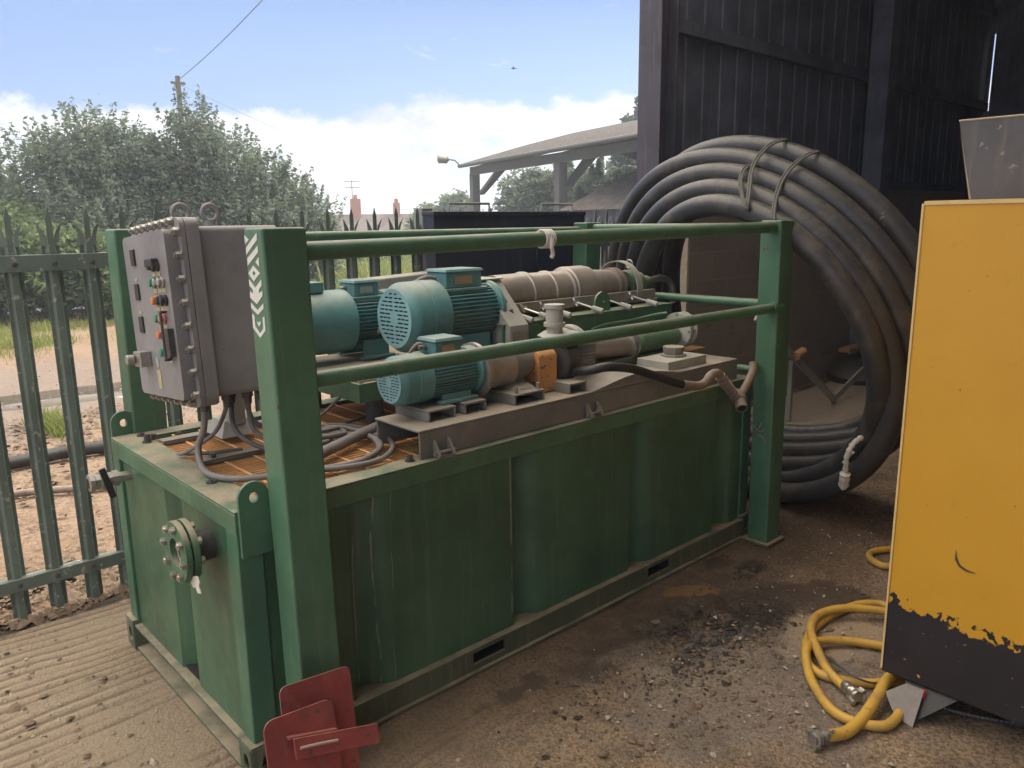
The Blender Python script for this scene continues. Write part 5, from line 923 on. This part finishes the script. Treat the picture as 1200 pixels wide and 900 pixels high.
# ------------------------------------------------------------ background buildings
ho = thing('brick_house', 'low brick house with tiled roof and two chimneys beyond the meadow', 'house', (32.2, 48, -2.5))
E1, E2 = Vector((28.95, 50.1, 0)), Vector((35.2, 46.0, 0)); du = (E2-E1).normalized(); dn = Vector((du.y, -du.x, 0)); dn = dn if dn.dot(Vector((-.81, -2, 0))-E1) > 0 else -dn
LH = (E2-E1).length
def hp_(u, w, z): p = E1+du*u-dn*w; return (p.x, p.y, z)
g = G(); g.hexa([hp_(0, -2.6, -3), hp_(LH, -2.6, -3), hp_(LH, 2.6, -3), hp_(0, 2.6, -3)], [hp_(0, -2.6, .45), hp_(LH, -2.6, .45), hp_(LH, 2.6, .45), hp_(0, 2.6, .45)]); link('wall', g, 'brick', ho)
g = G(); g.add([hp_(-.3, -3.0, .35), hp_(LH+.3, -3.0, .35), hp_(LH+.3, 0, 2.35), hp_(-.3, 0, 2.35), hp_(LH+.3, 3.0, .35), hp_(-.3, 3.0, .35)], [(0, 1, 2, 3), (3, 2, 4, 5), (0, 3, 5), (1, 4, 2), (0, 5, 4, 1)]); rf = link('roof', g, 'roof_tile', ho)
for u, zt, w in ((2.1, 3.45, .75), (5.05, 3.15, .5)):
    g = G(); g.hexa([hp_(u-w/2, -.35, 2.0), hp_(u+w/2, -.35, 2.0), hp_(u+w/2, .35, 2.0), hp_(u-w/2, .35, 2.0)], [hp_(u-w/2, -.35, zt), hp_(u+w/2, -.35, zt), hp_(u+w/2, .35, zt), hp_(u-w/2, .35, zt)]); c = link('chimney', g, 'brick', rf)
    g = G(); p = hp_(u, 0, zt+.002); g.lathe([(0, .16), (.3, .13)], p, (0, 0, 1), 10); link('chimney_pot', g, 'brick', rf)
g = G(); p = Vector(hp_(1.9, 0, 3.45)); g.tube([p, p+Vector((0, 0, 1.3))], .03, 6)
for z in (.8, 1.25): g.tube([p+du*.6+Vector((0, 0, z)), p-du*.5+Vector((0, 0, z))], .025, 6)
link('aerial', g, 'steel_dark', rf)
for u in (1.6, 3.7, 5.9): link('window', G().hexa([hp_(u-.4, -2.66, -.9), hp_(u+.4, -2.66, -.9), hp_(u+.4, -2.61, -.9), hp_(u-.4, -2.61, -.9)], [hp_(u-.4, -2.66, .1), hp_(u+.4, -2.66, .1), hp_(u+.4, -2.61, .1), hp_(u-.4, -2.61, .1)]), 'bin', ho)
# open fronted pole barn
ob = thing('pole_barn', 'open sided barn with mossy corrugated roof on concrete columns', 'barn', (18.0, 16, 0))
A0, A1 = Vector((19.61, 22.63, 3.89)), Vector((15.9, 9.3, 3.89)); du = (A1-A0).normalized(); dn = Vector((-du.y, du.x, 0)); dn = dn if dn.x > 0 else -dn
LB = (A1-A0).length
def op(u, w, z): p = A0+du*u+dn*w; return (p.x, p.y, z)
g = G(); n = 130; pts = []
for i in range(n+1):
    u = LB*i/n; zz = .035*(1 if (i % 2) else -1); pts += [op(u, -.25, 3.86+zz), op(u, 2.4, 4.60+zz), op(u, 4.8, 5.20+zz), op(u, 9.6, 3.86+zz)]
g.add(pts, [(4*i+j, 4*i+j+1, 4*i+j+5, 4*i+j+4) for i in range(n) for j in range(3)]); rfo = link('roof', g, 'roof_sheet', ob, ang=10, recalc=False)
link('gutter', G().tube([op(-.1, -.32, 3.80), op(LB, -.32, 3.80)], .075, 8), 'steel_dark', ob)
g = G(); g.add([op(.2, 0, 3.45), op(LB, 0, 3.45), op(LB, 0, 3.75), op(.2, 0, 3.75), op(.2, .12, 3.45), op(LB, .12, 3.45), op(LB, .12, 3.75), op(.2, .12, 3.75)], [(0, 1, 2, 3), (4, 7, 6, 5), (0, 4, 5, 1), (3, 2, 6, 7), (0, 3, 7, 4), (1, 5, 6, 2)]); link('eaves_beam', g, 'barn_post', ob)
for u in (.15, 6.75, 13.0):
    for w in (0, 9.2):
        g = G(); b = [op(u, w, -.3), op(u+.32, w, -.3), op(u+.32, w+.3, -.3), op(u, w+.3, -.3)]; t_ = [(p[0], p[1], 3.5) for p in b]; g.hexa(b, t_); link('column', g, 'barn_post', ob)
    g = G(); g.hexa([op(u, .3, 2.7), op(u+.3, .3, 2.7), op(u+.3, .5, 2.7), op(u, .5, 2.7)], [op(u, 1.5, 4.1), op(u+.3, 1.5, 4.1), op(u+.3, 1.9, 4.1), op(u, 1.9, 4.1)]); link('brace', g, 'barn_post', ob)
    g = G(); g.hexa([op(u, .1, 3.5), op(u+.3, .1, 3.5), op(u+.3, 4.8, 4.7), op(u, 4.8, 4.7)], [op(u, .1, 3.75), op(u+.3, .1, 3.75), op(u+.3, 4.8, 5.0), op(u, 4.8, 5.0)]); link('truss', g, 'barn_post', ob)
sm = thing('yard_lamp', 'floodlight on a bent arm at the barn gable corner', 'lamp', op(0, 0, 3.9))
p = Vector(op(-.1, -.2, 3.75)); q = p-Vector((rt.x, rt.y, 0))*.55+Vector((0, 0, .32)); link('arm', G().tube([p, p.lerp(q, .5)+Vector((0, 0, .12)), q], .03, 6), 'steel_dark', sm)
g = G(); dl = Vector((-rt.x, -rt.y, .12)).normalized(); g.lathe([(0, .05), (.08, .16), (.40, .19), (.46, .1)], q-dl*.05, dl, 12); link('lamp_head', g, 'steel', sm)
bs = thing('tiled_outbuilding', 'low outbuilding with brown pitched roof behind the fence', 'outbuilding', (18.5, 13.8, 0))
E1 = Vector((17.4, 15.1, 0)); E2 = Vector((17.2, 8.0, 0)); du = (E2-E1).normalized(); dn = Vector((1, 0, 0)); LH = (E2-E1).length
g = G(); g.add([op2 for op2 in [tuple(E1+du*(-.3)+Vector((-.2, 0, 1.95))), tuple(E1+du*LH+Vector((-.2, 0, 1.95))), tuple(E1+du*LH+Vector((2.3, 0, 3.35))), tuple(E1+du*1.2+Vector((2.3, 0, 3.35))), tuple(E1+du*LH+Vector((5, 0, 1.95))), tuple(E1+du*(-.3)+Vector((5, 0, 1.95)))]], [(0, 1, 2, 3), (3, 2, 4, 5), (0, 3, 5), (1, 4, 2), (0, 5, 4, 1)]); link('roof', g, 'roof_tile', bs)
link('wall', G().box(17.5, 22.0, 8.0, 15.0, -.2, 1.94), 'cladding', bs)
gb = thing('gabled_cottage', 'small dark gable roof between the street lamp and tree', 'house', (33, 38, -1))
P0 = Vector(at(50.5, 44)); rv = Vector((rt.x, rt.y, 0)); fv = Vector((math.cos(R(50.5)), math.sin(R(50.5)), 0))
def gp(u, w, z): v = P0+rv*u+fv*w; return (v.x, v.y, z)
g = G(); g.add([gp(-2.6, 0, .5), gp(2.2, 0, .5), gp(0, 0, 2.45), gp(-2.6, 4, .5), gp(2.2, 4, .5), gp(0, 4, 2.45)], [(0, 1, 2), (3, 5, 4), (0, 2, 5, 3), (1, 4, 5, 2), (0, 3, 4, 1)]); link('roof', g, 'roof_tile', gb)
g = G(); g.hexa([gp(-2.3, .1, -3), gp(1.9, .1, -3), gp(1.9, 3.9, -3), gp(-2.3, 3.9, -3)], [gp(-2.3, .1, .499), gp(1.9, .1, .499), gp(1.9, 3.9, .499), gp(-2.3, 3.9, .499)]); link('wall', g, 'brick', gb)
# telegraph pole and wires
tp = thing('telegraph_pole', 'dark wooden telegraph pole rising out of the willow thicket', 'pole', (10.6, 27.9, 0))
link('pole', G().cyl((10.6, 27.9, -.5), (10.6, 27.9, 6.9), .11, .085, 10), 'bark', tp); link('crossarm', G().box(10.35, 10.85, 27.86, 27.94, 6.62, 6.70), 'bark', tp)
def wire(a, b, sag, label):
    a = Vector(a); b = Vector(b); r_ = .007 if 'lamp' in label else .012; P = [a.lerp(b, i/24)-Vector((0, 0, sag*4*(i/24)*(1-i/24))) for i in range(25)]
    tag(link('overhead_wire', G().tube(P, r_, 5), 'steel_dark', ang=60), label, 'wire')
wire((10.6, 27.9, 6.75), (9.7, 14.0, 8.9), .25, 'overhead wire climbing from the pole to the top of the sky')
wire((10.6, 27.9, 6.65), (34, 40, 3.6), .5, 'overhead wire running down from the pole toward the street lamp')
wire((28, 55, 3.2), (42, 36, 2.6), .3, 'low wire above the house ridge')
# a bird in flight
bv = Vector(at(47.2, 60, 12.5)); g = G()
g.lathe([(0, .01), (.05, .05), (.2, .07), (.34, .03), (.42, .04)], bv, (.7, -.7, 0), 8)
for s in (-1, 1):
    w = Vector((.7*s, .7*s, 0)); c = bv+Vector((.12, -.12, 0)); g.add([c+Vector((.07, -.07, 0)), c-Vector((.07, -.07, 0)), c+w*.3+Vector((0, 0, .14)), c+w*.75+Vector((0, 0, .02))], [(0, 1, 3, 2)])
tag(link('bird', g, 'black', ang=60), 'tiny dark bird high in the sky above the barn roof', 'bird')

# ------------------------------------------------------------ hazy air
def haze():
    m = bpy.data.materials.new('thin_haze'); m.use_nodes = True; nt = m.node_tree; nt.nodes.clear(); o = nt.nodes.new('ShaderNodeOutputMaterial'); v = nt.nodes.new('ShaderNodeVolumePrincipled')
    v.inputs['Density'].default_value = .0034; v.inputs['Color'].default_value = (.80, .88, 1, 1); v.inputs['Anisotropy'].default_value = .35; nt.links.new(v.outputs[0], o.inputs[1]); MAT['haze'] = m
    kind(link('haze', G().box(-170, 230, -110, 270, -6, 15), m, ang=10), 'stuff')
haze()
